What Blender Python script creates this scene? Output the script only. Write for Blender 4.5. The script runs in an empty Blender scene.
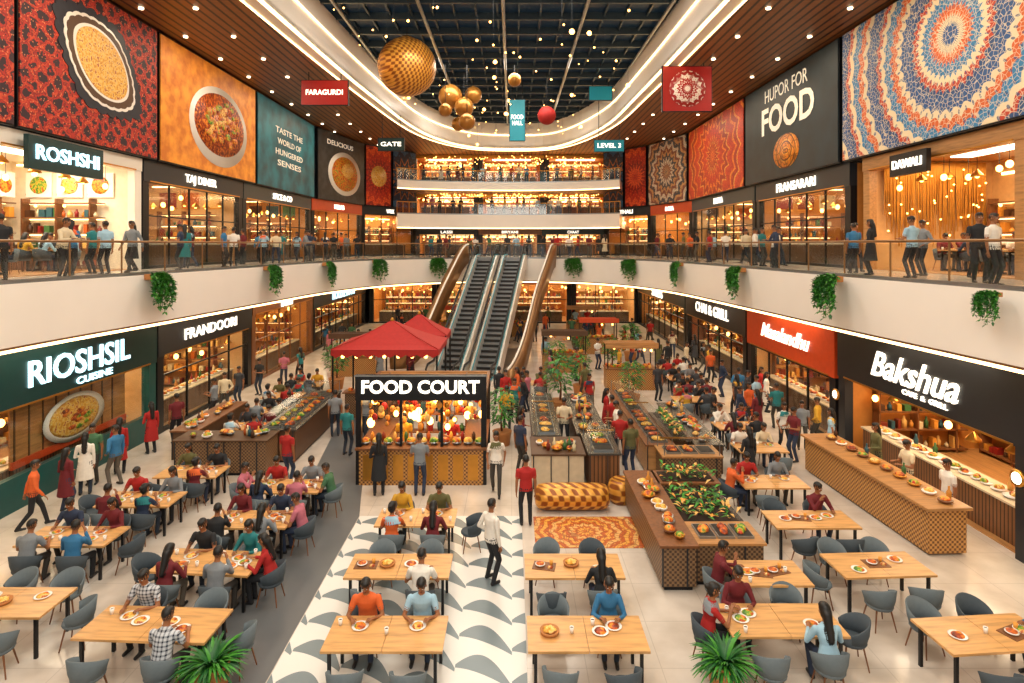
import bpy, math, random
from mathutils import Vector, Matrix, kdtree
R = random.Random(11)
PI = math.pi
EYE = 7.05
scene = bpy.context.scene
COL = scene.collection
KL = .86   # overall key light factor

# ------------------------------------------------------------------ materials
def hx(s):
    s = s.lstrip('#'); o = []
    for i in (0, 2, 4):
        v = int(s[i:i+2], 16)/255.0
        o.append(v/12.92 if v <= 0.04045 else ((v+0.055)/1.055)**2.4)
    return (o[0], o[1], o[2], 1.0)

class NT:
    def __init__(s, name):
        s.mat = bpy.data.materials.new(name); s.mat.use_nodes = True
        s.t = s.mat.node_tree; s.n = s.t.nodes; s.l = s.t.links
        s.b = s.n['Principled BSDF']; s.tc = None
    def new(s, ty, **k):
        n = s.n.new(ty)
        for a, v in k.items(): setattr(n, a, v)
        return n
    def put(s, sock, v):
        if isinstance(v, bpy.types.NodeSocket): s.l.new(v, sock)
        else: sock.default_value = v
    def coord(s):
        if not s.tc: s.tc = s.new('ShaderNodeTexCoord')
        return s.tc.outputs['Object']
    def m(s, op, a, b=None, c=None):
        n = s.new('ShaderNodeMath', operation=op)
        s.put(n.inputs[0], a)
        if b is not None: s.put(n.inputs[1], b)
        if c is not None: s.put(n.inputs[2], c)
        return n.outputs[0]
    def xyz(s):
        n = s.new('ShaderNodeSeparateXYZ'); s.l.new(s.coord(), n.inputs[0]); return n.outputs
    def noise(s, sc, det=2.0):
        n = s.new('ShaderNodeTexNoise'); s.l.new(s.coord(), n.inputs['Vector'])
        n.inputs['Scale'].default_value = sc; n.inputs['Detail'].default_value = det
        return n.outputs[0]
    def voro(s, sc, feature='F1', out='Distance'):
        n = s.new('ShaderNodeTexVoronoi', feature=feature); s.l.new(s.coord(), n.inputs['Vector'])
        n.inputs['Scale'].default_value = sc
        return n.outputs[out]
    def ramp(s, v, stops, const=False):
        n = s.new('ShaderNodeValToRGB'); s.put(n.inputs[0], v)
        if const: n.color_ramp.interpolation = 'CONSTANT'
        e = n.color_ramp.elements
        e[0].position = stops[0][0]; e[0].color = stops[0][1]
        e[1].position = stops[-1][0]; e[1].color = stops[-1][1]
        for p, c in stops[1:-1]:
            x = e.new(p); x.color = c
        return n.outputs[0]
    def mix(s, f, a, b):
        n = s.new('ShaderNodeMix', data_type='RGBA')
        s.put(n.inputs[0], f); s.put(n.inputs[6], a); s.put(n.inputs[7], b)
        return n.outputs[2]
    def fin(s, col, rough=.5, metal=0, bump=None, bs=.3, em=0.0):
        s.put(s.b.inputs['Base Color'], col); s.b.inputs['Roughness'].default_value = rough
        s.b.inputs['Metallic'].default_value = metal
        if em:
            s.put(s.b.inputs['Emission Color'], col); s.b.inputs['Emission Strength'].default_value = em
        if bump is not None:
            b = s.new('ShaderNodeBump'); s.l.new(bump, b.inputs['Height']); b.inputs['Strength'].default_value = bs
            b.inputs['Distance'].default_value = .02
            s.l.new(b.outputs[0], s.b.inputs['Normal'])
        return s.mat

def dim(c, k): return (c[0]*k, c[1]*k, c[2]*k, 1)
def mat(name, col, rough=.5, metal=0, var=.14, sc=6):
    c = hx(col) if isinstance(col, str) else col
    t = NT(name)
    return t.fin(t.mix(t.noise(sc), dim(c, 1-var), dim(c, 1+var)), rough, metal)
def emi(name, col, st):
    c = hx(col); t = NT(name)
    t.b.inputs['Base Color'].default_value = c
    t.b.inputs['Emission Color'].default_value = c
    t.b.inputs['Emission Strength'].default_value = st
    return t.mat
def stripes(name, c1, c2, freq, axis=0, duty=.8, rough=.5, metal=0):
    t = NT(name); x = t.xyz()[axis]
    f = t.m('FRACT', t.m('MULTIPLY', x, freq))
    g = t.m('GREATER_THAN', f, duty)
    base = t.mix(t.noise(3, 4), dim(hx(c1), .75), dim(hx(c1), 1.25))
    return t.fin(t.mix(g, base, hx(c2)), rough, metal)
def woodmat(name, col, rough=.35, ax=0):
    t = NT(name); c = hx(col)
    mp = t.new('ShaderNodeMapping'); t.l.new(t.coord(), mp.inputs[0])
    s = [6, 6, 6]; s[ax] = .7; mp.inputs['Scale'].default_value = s
    n = t.new('ShaderNodeTexNoise'); t.l.new(mp.outputs[0], n.inputs['Vector'])
    n.inputs['Scale'].default_value = 2.5; n.inputs['Detail'].default_value = 5
    r = t.ramp(n.outputs[0], [(.3, dim(c, .7)), (.5, c), (.7, dim(c, 1.2))])
    return t.fin(r, rough)
def weave(name, c1, c2, sc, rough=.45, metal=0):
    t = NT(name); x = t.xyz()
    a = t.m('SINE', t.m('MULTIPLY', t.m('ADD', x[0], x[1]), sc))
    b = t.m('SINE', t.m('MULTIPLY', x[2], sc))
    v = t.m('ADD', t.m('MULTIPLY', t.m('MULTIPLY', a, b), .5), .5)
    return t.fin(t.ramp(v, [(.35, hx(c1)), (.6, hx(c2))]), rough, metal, v, .5)
def mandala(name, stops, petals, freq, cx=0, cz=0, amp=.25, cell=9, edge='#1a1410', em=.1, sq=False, plane=2):
    t = NT(name); x = t.xyz()
    X = t.m('SUBTRACT', x[0], cx); Z = t.m('SUBTRACT', x[plane], cz)
    r = t.m('SQRT', t.m('ADD', t.m('MULTIPLY', X, X), t.m('MULTIPLY', Z, Z)))
    if sq: r2 = t.m('ADD', t.m('ABSOLUTE', X), t.m('ABSOLUTE', Z))
    else: r2 = r
    th = t.m('ARCTAN2', Z, X)
    w = t.m('MULTIPLY', t.m('ABSOLUTE', t.m('SINE', t.m('MULTIPLY', th, float(petals)))), amp)
    v = t.m('FRACT', t.m('ADD', t.m('MULTIPLY', r2, freq), w))
    col = t.ramp(v, [(p, hx(c)) for p, c in stops], True)
    bd = t.m('MULTIPLY', t.m('SINE', t.m('MULTIPLY', th, float(petals)*3)), t.m('SINE', t.m('MULTIPLY', r2, freq*6.283*3)))
    col = t.mix(t.m('MULTIPLY', t.m('GREATER_THAN', bd, .72), .8), col, hx(stops[-1][1] if len(stops) > 4 else stops[1][1]))
    e = t.voro(cell, 'DISTANCE_TO_EDGE')
    col = t.mix(t.m('MULTIPLY', t.m('LESS_THAN', e, .05), .7), col, hx(edge))
    return t.fin(col, .5, 0, None, 0, em)  # em: faint glow added to the print, which is no lamp

M = {}
M['white'] = mat('white_plaster', '#efe8dc', .35, 0, .03, 1.5)
M['fascia'] = mat('white_fascia', '#f0e9e0', .28, 0, .03, 1)
M['led'] = emi('warm_led', '#ffd494', 6)
M['bulb'] = emi('warm_bulb', '#ffb860', 9)
M['bulbw'] = emi('white_bulb', '#ffe6bc', 7)
M['panel'] = emi('light_panel', '#ffebcc', 5)
M['black'] = mat('black_metal', '#15161a', .4, .3)
M['dark'] = mat('dark_charcoal', '#20242a', .45)
M['navy'] = mat('dark_navy_panel', '#0d2c36', .4)
M['teal'] = mat('deep_teal_panel', '#0b4846', .35)
M['tealdk'] = mat('dark_teal_panel', '#0a3436', .35)
M['gold'] = mat('brushed_gold', '#c98e3c', .3, .8)
M['bronze'] = mat('bronze_rail', '#8f6a44', .35, .7)
M['steel'] = mat('brushed_steel', '#9aa0a4', .3, .85)
M['orange'] = mat('orange_panel', '#c8481c', .45)
M['red'] = mat('red_fabric', '#a81c18', .7, 0, .2, 8)
M['redsign'] = mat('red_sign_face', '#a8140f', .4)
M['teallit'] = emi('teal_sign_face', '#0b7d8c', .3)
M['brown'] = mat('brown_wood_panel', '#523722', .5)
M['tablewood'] = woodmat('oak_table_top', '#cf9c60', .3)
M['wood'] = woodmat('walnut_wood', '#7a4c2b', .4, 2)
M['woodlt'] = woodmat('light_wood', '#b2804c', .4)
M['chair'] = mat('slate_upholstery', '#616c72', .8, 0, .1, 20)
M['chair2'] = mat('dark_upholstery', '#404a52', .8, 0, .1, 20)
M['weave'] = weave('woven_golden_front', '#6d4320', '#c89250', 55)
M['weave2'] = weave('woven_brown_front', '#4a3428', '#8a6a48', 60)
M['woodslat'] = stripes('slatted_wood_front', '#7c5230', '#23150c', 9, 0, .75)
M['ceil'] = stripes('slatted_wood_ceiling', '#87562c', '#2a160b', 2.6, 0, .72, .45)
M['roof'] = emi('dark_blue_skylight', '#0c2434', .3)
M['roofb'] = mat('roof_beam', '#35444e', .4, .3)
M['stone'] = mat('dark_stone_top', '#45413c', .25, 0, .3, 14)
M['marble'] = mat('cream_stone', '#cbbb9f', .3, 0, .2, 5)
M['copper'] = weave('woven_copper', '#8a4a14', '#e0a040', 22, .35, .3)
M['balloon'] = mat('golden_balloon', '#a87230', .3, .5)
M['leaf'] = mat('green_leaf', '#3f8a28', .5, 0, .45, 9)
M['leaf2'] = mat('dark_green_leaf', '#22602a', .5, 0, .45, 9)
M['soil'] = mat('soil', '#2d1d12', .9)
M['terracotta'] = mat('woven_pot', '#b5763f', .7)
M['plate'] = mat('white_ceramic', '#f3efe8', .2, 0, .03)
M['rub'] = mat('black_rubber', '#101010', .5)
def foodmat(name, cs):
    t = NT(name)
    n = t.noise(9, 4)
    return t.fin(t.ramp(n, [(.34, hx(cs[0])), (.47, hx(cs[1])), (.55, hx(cs[2])), (.64, hx(cs[3]))]), .45)
M['food1'] = foodmat('curry_food', ['#8a2b0c', '#d8691a', '#e8a02c', '#5c8a28'])
M['food2'] = foodmat('rice_food', ['#c9852f', '#e8b040', '#f0d080', '#b04a1a'])
M['food3'] = foodmat('salad_food', ['#2d5a1a', '#6a9a2c', '#c8b83a', '#c0301a'])
M['food4'] = foodmat('roast_food', ['#4a1a0c', '#9a3a14', '#c5561c', '#e8902c'])
FOODS = ['food1', 'food2', 'food3', 'food4']
def glassmat():
    m = bpy.data.materials.new('clear_glass'); m.use_nodes = True; t = m.node_tree
    t.nodes.clear()
    o = t.nodes.new('ShaderNodeOutputMaterial'); mx = t.nodes.new('ShaderNodeMixShader')
    a = t.nodes.new('ShaderNodeBsdfTransparent'); g = t.nodes.new('ShaderNodeBsdfGlossy')
    a.inputs[0].default_value = (.93, .95, .94, 1); g.inputs['Roughness'].default_value = .08
    mx.inputs[0].default_value = .07
    t.links.new(a.outputs[0], mx.inputs[1]); t.links.new(g.outputs[0], mx.inputs[2]); t.links.new(mx.outputs[0], o.inputs[0])
    return m
M['glass'] = glassmat()

def floormat():
    t = NT('polished_terrazzo_floor'); x = t.xyz()
    fx = t.m('FRACT', t.m('MULTIPLY', x[0], .8)); fy = t.m('FRACT', t.m('MULTIPLY', x[1], .8))
    g = t.m('MAXIMUM', t.m('GREATER_THAN', fx, .988), t.m('GREATER_THAN', fy, .988))
    base = t.ramp(t.noise(1.1, 6), [(.35, hx('#c3b6a8')), (.65, hx('#d8cdc1'))])
    return t.fin(t.mix(t.m('MULTIPLY', g, .35), base, hx('#8f8579')), .16)
M['floor'] = floormat()
def wavemat():
    t = NT('wave_pattern_inlay'); x = t.xyz()
    colx = t.m('MULTIPLY', x[0], 1.05); fx = t.m('FRACT', colx); ci = t.m('FLOOR', colx)
    zig = t.m('MULTIPLY', t.m('POWER', fx, 1.6), .62)
    row = t.m('ADD', t.m('MULTIPLY', x[1], 1.25), t.m('ADD', zig, t.m('MULTIPLY', ci, .5)))
    v = t.m('FRACT', row)
    thr = t.m('ADD', t.m('MULTIPLY', t.m('SINE', t.m('MULTIPLY', fx, 3.14159)), .46), .1)
    g = t.m('LESS_THAN', v, thr)
    return t.fin(t.mix(g, hx('#e4e1db'), hx('#768388')), .25)
M['wave'] = wavemat()
M['greypath'] = mat('grey_stone_path', '#626466', .35, 0, .1, 2)
M['rug'] = mandala('mosaic_rug', [(0, '#b8561a'), (.3, '#e0a040'), (.5, '#c0601f'), (.75, '#dca860')], 6, 2.2, 0, 0, .2, 7, '#8a4418', 0, plane=1)

# ------------------------------------------------------------------ mesh builder
class MB:
    def __init__(s): s.v = []; s.f = []; s.m = []; s.s = []; s.mats = []
    def mi(s, mt):
        if isinstance(mt, str): mt = M[mt]
        if mt not in s.mats: s.mats.append(mt)
        return s.mats.index(mt)
    def add(s, vs, fs, mt, smooth=False, T=None):
        o = len(s.v); i = s.mi(mt)
        for v in vs:
            v = Vector(v)
            s.v.append(tuple(T @ v) if T else tuple(v))
        for f in fs:
            s.f.append([o+k for k in f]); s.m.append(i); s.s.append(smooth)
    def box(s, x0, x1, y0, y1, z0, z1, mt, T=None):
        vs = [(x0,y0,z0),(x1,y0,z0),(x1,y1,z0),(x0,y1,z0),(x0,y0,z1),(x1,y0,z1),(x1,y1,z1),(x0,y1,z1)]
        s.add(vs, [(0,3,2,1),(4,5,6,7),(0,1,5,4),(1,2,6,5),(2,3,7,6),(3,0,4,7)], mt, False, T)
    def cyl(s, p0, p1, r0, r1, mt, n=10, smooth=True, T=None):
        p0 = Vector(p0); p1 = Vector(p1); d = (p1-p0).normalized()
        a = d.orthogonal().normalized(); b = d.cross(a)
        vs = []
        for p, r in ((p0, r0), (p1, r1)):
            for i in range(n):
                t = 2*PI*i/n; vs.append(p+a*(r*math.cos(t))+b*(r*math.sin(t)))
        s.add(vs, [(i, (i+1) % n, n+(i+1) % n, n+i) for i in range(n)], mt, smooth, T)
        s.add(vs[:n], [tuple(range(n-1, -1, -1))], mt, False, T)
        s.add(vs[n:], [tuple(range(n))], mt, False, T)
    def lathe(s, prof, c, mt, n=16, T=None):
        vs = []; fs = []
        for r, z in prof:
            for i in range(n):
                t = 2*PI*i/n; vs.append((c[0]+r*math.cos(t), c[1]+r*math.sin(t), c[2]+z))
        for k in range(len(prof)-1):
            for i in range(n):
                j = (i+1) % n; fs.append((k*n+i, k*n+j, (k+1)*n+j, (k+1)*n+i))
        fs.append(tuple(range(n-1, -1, -1))); fs.append(tuple(range((len(prof)-1)*n, len(prof)*n)))
        s.add(vs, fs, mt, True, T)
    def ell(s, c, r, mt, n=10, m=7, T=None):
        vs = [(c[0], c[1], c[2]-r[2])]; fs = []
        for k in range(1, m):
            ph = -PI/2+PI*k/m
            for i in range(n):
                t = 2*PI*i/n
                vs.append((c[0]+r[0]*math.cos(ph)*math.cos(t), c[1]+r[1]*math.cos(ph)*math.sin(t), c[2]+r[2]*math.sin(ph)))
        vs.append((c[0], c[1], c[2]+r[2])); L = len(vs)-1
        for i in range(n):
            j = (i+1) % n; fs.append((0, 1+j, 1+i))
            for k in range(m-2): fs.append((1+k*n+i, 1+k*n+j, 1+(k+1)*n+j, 1+(k+1)*n+i))
            fs.append((1+(m-2)*n+i, 1+(m-2)*n+j, L))
        s.add(vs, fs, mt, True, T)
    def tube(s, pts, rad, mt, n=8, T=None):
        pts = [Vector(p) for p in pts]; vs = []; fs = []
        for k, p in enumerate(pts):
            d = (pts[min(k+1, len(pts)-1)]-pts[max(k-1, 0)]).normalized()
            up = Vector((0, 0, 1)) if abs(d.z) < .95 else Vector((0, 1, 0))
            a = d.cross(up).normalized(); b = a.cross(d)
            r = rad[k] if isinstance(rad, (list, tuple)) else rad
            for i in range(n):
                t = 2*PI*i/n; vs.append(p+a*(r*math.cos(t))+b*(r*math.sin(t)))
        for k in range(len(pts)-1):
            for i in range(n):
                j = (i+1) % n; fs.append((k*n+i, k*n+j, (k+1)*n+j, (k+1)*n+i))
        fs.append(tuple(range(n-1, -1, -1))); fs.append(tuple(range((len(pts)-1)*n, len(pts)*n)))
        s.add(vs, fs, mt, True, T)
    def ribbon(s, path, z0, z1, mt, off=0, th=.1):
        n = len(path); L = []; Rr = []
        for k in range(n):
            a = Vector(path[max(k-1, 0)]); b = Vector(path[min(k+1, n-1)])
            d = (b-a).normalized(); nn = Vector((-d.y, d.x)); p = Vector(path[k])
            L.append(p+nn*off); Rr.append(p+nn*(off+th))
        vs = []
        for k in range(n):
            for q, z in ((L[k], z0), (Rr[k], z0), (Rr[k], z1), (L[k], z1)): vs.append((q.x, q.y, z))
        fs = []
        for k in range(n-1):
            for e in range(4):
                fs.append((4*k+e, 4*k+(e+1) % 4, 4*(k+1)+(e+1) % 4, 4*(k+1)+e))
        fs += [(3, 2, 1, 0), (4*n-4, 4*n-3, 4*n-2, 4*n-1)]
        s.add(vs, fs, mt, False)
    def prism(s, poly, z0, z1, mt, topm=None, botm=None):
        n = len(poly)
        vs = [(p[0], p[1], z0) for p in poly]+[(p[0], p[1], z1) for p in poly]
        s.add(vs, [tuple(range(n-1, -1, -1))], botm or mt)
        s.add(vs, [tuple(range(n, 2*n))], topm or mt)
        s.add(vs, [(i, (i+1) % n, n+(i+1) % n, n+i) for i in range(n)], mt)
    def mesh(s, name):
        me = bpy.data.meshes.new(name); me.from_pydata(s.v, [], s.f)
        for mt in s.mats: me.materials.append(mt)
        me.polygons.foreach_set('material_index', s.m); me.polygons.foreach_set('use_smooth', s.s)
        me.update(); return me
    def obj(s, name, loc=(0, 0, 0), rz=0, parent=None, bevel=0):
        o = inst(s.mesh(name), name, loc, rz, parent)
        if bevel:
            b = o.modifiers.new('bevel', 'BEVEL'); b.width = bevel; b.segments = 2; b.limit_method = 'ANGLE'
        return o

def inst(me, name, loc=(0, 0, 0), rz=0, parent=None, sc=1):
    o = bpy.data.objects.new(name, me); COL.objects.link(o)
    o.location = loc; o.rotation_euler = (0, 0, rz); o.scale = (sc, sc, sc)
    if parent: o.parent = parent
    return o
def empty(name, loc=(0, 0, 0), rz=0):
    o = bpy.data.objects.new(name, None); COL.objects.link(o); o.location = loc; o.rotation_euler = (0, 0, rz)
    o.empty_display_size = .1
    return o
def text(body, name, loc, size, mt, parent=None, width=None, shear=0, bold=.012, rz=0, ext=.02):
    c = bpy.data.curves.new(name, 'FONT'); c.body = body; c.size = size; c.extrude = ext
    c.align_x = 'CENTER'; c.align_y = 'CENTER'; c.offset = bold*size; c.shear = shear; c.resolution_u = 3
    o = bpy.data.objects.new(name+'_tmp', c); COL.objects.link(o)
    bpy.context.view_layer.update()
    me = bpy.data.meshes.new_from_object(o.evaluated_get(bpy.context.evaluated_depsgraph_get()))
    bpy.data.objects.remove(o)
    me.name = name; me.materials.clear(); me.materials.append(M[mt] if isinstance(mt, str) else mt)
    if width:
        xs = [v.co.x for v in me.vertices]; k = width/max(.01, (max(xs)-min(xs))); cx = (max(xs)+min(xs))/2
        for v in me.vertices: v.co.x = (v.co.x-cx)*k
    o = bpy.data.objects.new(name, me); COL.objects.link(o)
    o.location = loc; o.rotation_euler = (PI/2, 0, rz)
    if parent: o.parent = parent
    return o
def area(name, loc, sx, sy, p, col=(1, .87, .7), rot=(0, 0, 0), parent=None):
    l = bpy.data.lights.new(name, 'AREA'); l.shape = 'RECTANGLE'; l.size = sx; l.size_y = sy; l.energy = p; l.color = col
    o = bpy.data.objects.new(name, l); COL.objects.link(o); o.location = loc; o.rotation_euler = rot
    if parent: o.parent = parent
    return o
M['txt'] = emi('white_letters', '#fff6e4', 1.8)
M['txtc'] = emi('cyan_letters', '#c4f4ff', 2.0)

def catmull(pts, n=6):
    P = [Vector(p) for p in pts]; P = [P[0]*2-P[1]]+P+[P[-1]*2-P[-2]]; out = []
    for i in range(1, len(P)-2):
        for k in range(n):
            t = k/n; a, b, c, d = P[i-1], P[i], P[i+1], P[i+2]
            out.append(.5*((2*b)+(c-a)*t+(2*a-5*b+4*c-d)*t*t+(3*b-a-3*c+d)*t**3))
    out.append(P[-2]); return [(p.x, p.y) for p in out]

# ------------------------------------------------------------------ room shell
b = MB(); b.box(-22, 22, -6, 66, -.2, 0, 'floor'); b.obj('floor')
b = MB(); b.box(-3.95, .25, 7, 15.6, .0, .006, 'wave'); b.obj('floor_inlay_wave')
b = MB()
b.prism([(-5.4,6),(-3.97,6),(-3.97,15.6),(-4.9,20),(-5.3,24),(-5.6,30),(-7.3,30),(-6.9,24),(-6.2,19),(-5.5,15)], 0, .006, 'greypath'); b.obj('floor_inlay_grey_path')

EDGE = catmull([(-12.6,-5),(-12.4,6),(-12.2,14.3),(-11.5,20),(-10.8,26),(-10,32),(-8,37.5),(-4.5,41),(0,42),(4.2,41),(7.2,37.5),(8.8,32),(9.5,24),(9.9,18),(10.4,12),(10.8,4),(10.8,-5)])
b = MB(); b.prism(EDGE+[(21,-5),(21,65),(-21,65),(-21,-5)], 4.5, 6.1, 'fascia', 'floor', 'white'); b.obj('balcony_slab')
b = MB(); b.ribbon(EDGE, 4.42, 4.5, 'led', .02, .06); b.ribbon(EDGE, 4.52, 4.56, 'bronze', -.03, .03); b.obj('trim_led_balcony')
def offp(path, k, o):
    a = Vector(path[max(k-1, 0)]); c = Vector(path[min(k+1, len(path)-1)]); d = (c-a).normalized()
    return (path[k][0]-d.y*o, path[k][1]+d.x*o)
def rail(name, path, z, step=3, rm='bronze'):
    b = MB(); b.ribbon(path, z, z+.1, 'steel', .05, .06); b.ribbon(path, z+.1, z+.98, 'glass', .075, .012)
    b.tube([(p[0], p[1], z+1.05) for p in [offp(path, k, .08) for k in range(len(path))]], .035, rm, 8)
    for k in range(0, len(path), step):
        x, y = offp(path, k, .08); b.cyl((x, y, z), (x, y, z+1.03), .025, .025, rm, 6)
    return b.obj(name)
rail('glass_balustrade', EDGE, 6.1, 2)

OP = catmull([(-9.4,-5),(-9.2,10),(-8.9,21),(-8.2,34),(-6.9,46),(-4,52.5),(0,54),(4,52.5),(6.7,44),(7.3,34),(7.6,21),(8,10),(8,-5)])
b = MB(); b.prism(OP+[(21,-5),(21,65),(-21,65),(-21,-5)], 15.75, 16.0, 'white', 'white', 'ceil'); b.obj('ceiling')
b = MB(); b.ribbon(OP, 15.6, 18.0, 'fascia', 0, .18); b.ribbon(OP, 15.6, 15.72, 'led', -.07, .06)
b.ribbon(OP, 16.9, 16.96, 'led', -.06, .05); b.ribbon(OP, 15.62, 15.74, 'white', .18, .35); b.ribbon(OP, 15.58, 15.64, 'led', .53, .06); b.obj('trim_ceiling_cove')
b = MB(); b.box(-10, 9, -5, 55, 18.3, 18.5, 'roof')
for i in range(19): b.box(-10+i*1.03, -9.92+i*1.03, -5, 55, 18.1, 18.3, 'roofb')
for i in range(30): b.box(-10, 9, -3+i*2, -2.86+i*2, 17.95, 18.3, 'roofb')
for i in range(5): b.cyl((-8+i*3.8, -5, 17.9), (-8+i*3.8, 55, 17.9), .09, .09, 'steel', 8)
b.obj('ceiling_dark_skylight')
b = MB()
for y in range(4, 56, 3):
    for x in (-13.6, -11.6, 9.4, 12.4):
        b.cyl((x, y, 15.70), (x, y, 15.75), .09, .09, 'bulbw', 10)
b.obj('recessed_downlights')
b = MB()
for i in range(120):
    x = R.uniform(-7.5, 6.6); y = R.uniform(20, 52); z = R.uniform(15.6, 17.8)
    r = R.uniform(.03, .06) if i % 7 else .12
    b.cyl((x, y, z), (x, y, 17.94), .005, .005, 'black', 4); b.ell((x, y, z), (r, r, r), 'bulb', 6, 5)
b.obj('hanging_bulb_lights')
# ------------------------------------------------------------------ shops
ITEMS = [mat('item_%d' % i, c, .5) for i, c in enumerate(['#c9852f','#7a2a16','#e0b060','#3d6a3a','#d8c8a0','#b5561c','#2a5560','#e8a040','#8a1f1a','#4a2c18'])]
WARM = [mat('amber_wall', '#bc7a34', .6), mat('tan_wall', '#cca06a', .6), mat('brick_wall', '#8a4a28', .7), mat('cream_wall', '#e8dcc4', .6)]
def goods_shelf(w, seed):
    r = random.Random(seed); b = MB()
    for z in (.1, .75, 1.35, 1.95, 2.5): b.box(0, w, 0, .38, z, z+.04, 'wood')
    for k in range(int(w/1.3)+1):
        x = min(k*1.3, w-.05); b.box(x, x+.05, 0, .4, 0, 2.7, 'wood')
    for z in (.14, .79, 1.39, 1.99):
        x = .1
        while x < w-.2:
            ww = r.uniform(.1, .26); hh = r.uniform(.16, .42); mt = r.choice(ITEMS)
            if r.random() < .5: b.box(x, x+ww*.9, .08, .3, z, z+hh, mt)
            else: b.lathe([(ww*.4, 0), (ww*.45, hh*.6), (ww*.2, hh*.8), (ww*.2, hh)], (x+ww/2, .2, z), mt, 7)
            x += ww+r.uniform(.02, .12)
    for k in range(int(w/1.1)): b.ell((.5+k*1.1, .1, 2.42), (.06, .06, .06), 'bulb', 6, 5)
    for z in (.79, 1.39, 1.99): b.box(.05, w-.05, .36, .38, z+.5, z+.53, 'led')
    return b
def pendants(w, D, z0, z1, seed, mt='bulb'):
    r = random.Random(seed); b = MB(); n = max(3, int(w/1.1))
    for k in range(n):
        for y in (.9, D*.55):
            x = (k+.5)*w/n+r.uniform(-.2, .2); z = z0+r.uniform(0, .5)
            b.cyl((x, y, z), (x, y, z1), .008, .008, 'black', 4)
            if r.random() < .6:
                b.lathe([(.2, 0), (.18, .05), (.05, .2), (.02, .24)], (x, y, z), 'gold', 10); b.ell((x, y, z+.02), (.07, .07, .07), mt, 6, 5)
            else: b.ell((x, y, z), (.1, .1, .12), mt, 8, 6)
    return b
def shop(ox, oy, oz, rz, w, h, D=5, band=1.4, bm='dark', label='', tm='txt', ts=.6, kind='glass', wall=0, fr='black', seed=0, power=140, shear=0, sw=None, bulk='teal', tz=None, side=True, cback=False):
    E = empty('shopfront', (ox, oy, oz), rz)
    wm = WARM[wall]
    b = MB()
    b.box(0, w, D-.1, D, .02, h-.02, wm); b.box(.0, .1, 0.2, D-.1, .02, h-.02, wm); b.box(w-.1, w, 0.2, D-.1, .02, h-.02, wm)
    b.box(.1, w-.1, .1, D-.1, h-.12, h-.02, 'white' if wall == 3 else 'woodlt'); b.box(.1, w-.1, .1, D-.1, .0, .03, 'woodlt')
    b.obj('interior_shell', parent=E)
    b = MB(); zb = h-band
    b.box(0, w, -.12, .2, zb, h, bm); b.box(0, .4, -.08, .2, 0, zb, fr); b.box(w-.4, w, -.08, .2, 0, zb, fr)
    b.box(.4, w-.4, -.14, -.12, zb, zb+.05, 'gold')
    if kind in ('glass', 'display'):
        z0 = .9 if kind == 'display' else .12
        b.box(.4, w-.4, -.06, .14, 0, z0, bulk if kind == 'display' else fr)
        n = max(2, int(w/1.7))
        for k in range(1, n):
            x = .4+(w-.8)*k/n
            if kind == 'glass': b.box(x-.025, x+.025, -.02, .06, z0, zb, fr)
        if kind == 'glass': b.box(.4, w-.4, -.02, .06, 2.1 if zb > 2.5 else zb-.1, 2.15 if zb > 2.5 else zb-.05, fr)
        b.box(.4, w-.4, .015, .025, z0, zb, 'glass')
    b.obj('facade', parent=E)
    goods_shelf(w-1, seed).obj('goods_shelf', (.5, D-.6, .03), 0, E)
    if side and h > 3 and D > 4.5:
        g = goods_shelf(D-2, seed+3)
        if rz > 0: g.obj('side_shelf', (w-.55, D-.8, .03), -PI/2, E)
        elif rz < 0: g.obj('side_shelf', (.55, 1.0, .03), PI/2, E)
        sx = w-.13 if rz > 0 else .11
        b = MB()
        for k in range(3):
            b.box(sx, sx+.02, 1.0+k*1.2, 1.9+k*1.2, 2.95, min(3.75, h-.35), ITEMS[(seed+k*3) % 10])
            b.box(sx-.01, sx+.03, .95+k*1.2, 1.95+k*1.2, 2.88, 2.95, 'gold')
        b.box(sx, sx+.03, .8, D-.3, h-.3, h-.24, 'led'); b.obj('wall_pictures', parent=E)
    b = MB(); cy = .5 if kind != 'open' else .3
    if cback: cy = D-1.5
    b.box(.8, w-.8, cy, cy+.7, .03, .95, 'woodslat'); b.box(.75, w-.75, cy-.05, cy+.75, .95, 1.0, 'marble')
    r = random.Random(seed+5); x = 1.0
    while x < w-1.3:
        ww = r.uniform(.25, .45)
        b.lathe([(ww*.3, 0), (ww*.5, .04), (ww*.5, .06)], (x+ww/2, cy+.3, 1.0), 'plate', 10)
        for q in range(3): b.ell((x+ww/2+r.uniform(-.06, .06), cy+.3+r.uniform(-.06, .06), 1.08), (ww*.25, ww*.25, .07), FOODS[r.randrange(4)], 8, 5)
        if r.random() < .5: b.lathe([(.06, 0), (.07, .15), (.03, .22), (.03, .3)], (x+ww/2, cy+.6, 1.0), r.choice(ITEMS), 7)
        x += ww+.06
    b.obj('display_counter', parent=E)
    if power > 30:
        pendants(w, D, zb-.75 if zb > 2.4 else zb-.5, h-.12, seed).obj('pendant_lamps', parent=E)
        b = MB(); b.box(w*.2, w*.8, D*.45, D*.6, h-.16, h-.12, 'panel'); b.box(.6, w-.6, D-.14, D-.1, zb-.2, zb-.1, 'led'); b.obj('ceiling_panel', parent=E)
    area('shop_light', (w/2, D*.45, h-.2), w*.7, D*.4, power*1.25, (1, .76, .46) if wall != 3 else (1, .88, .68), parent=E)
    if label: text(label, 'sign_letters', (w/2, -.15, tz or zb+band*.5), ts, tm, E, sw or min(w*.7, len(label)*ts*.62), shear)
    return E
HP = PI/2
shop(-13.2, 5, 0, HP, 9.3, 4.48, label='CAFE', bm='brown', wall=2, seed=1)
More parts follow.
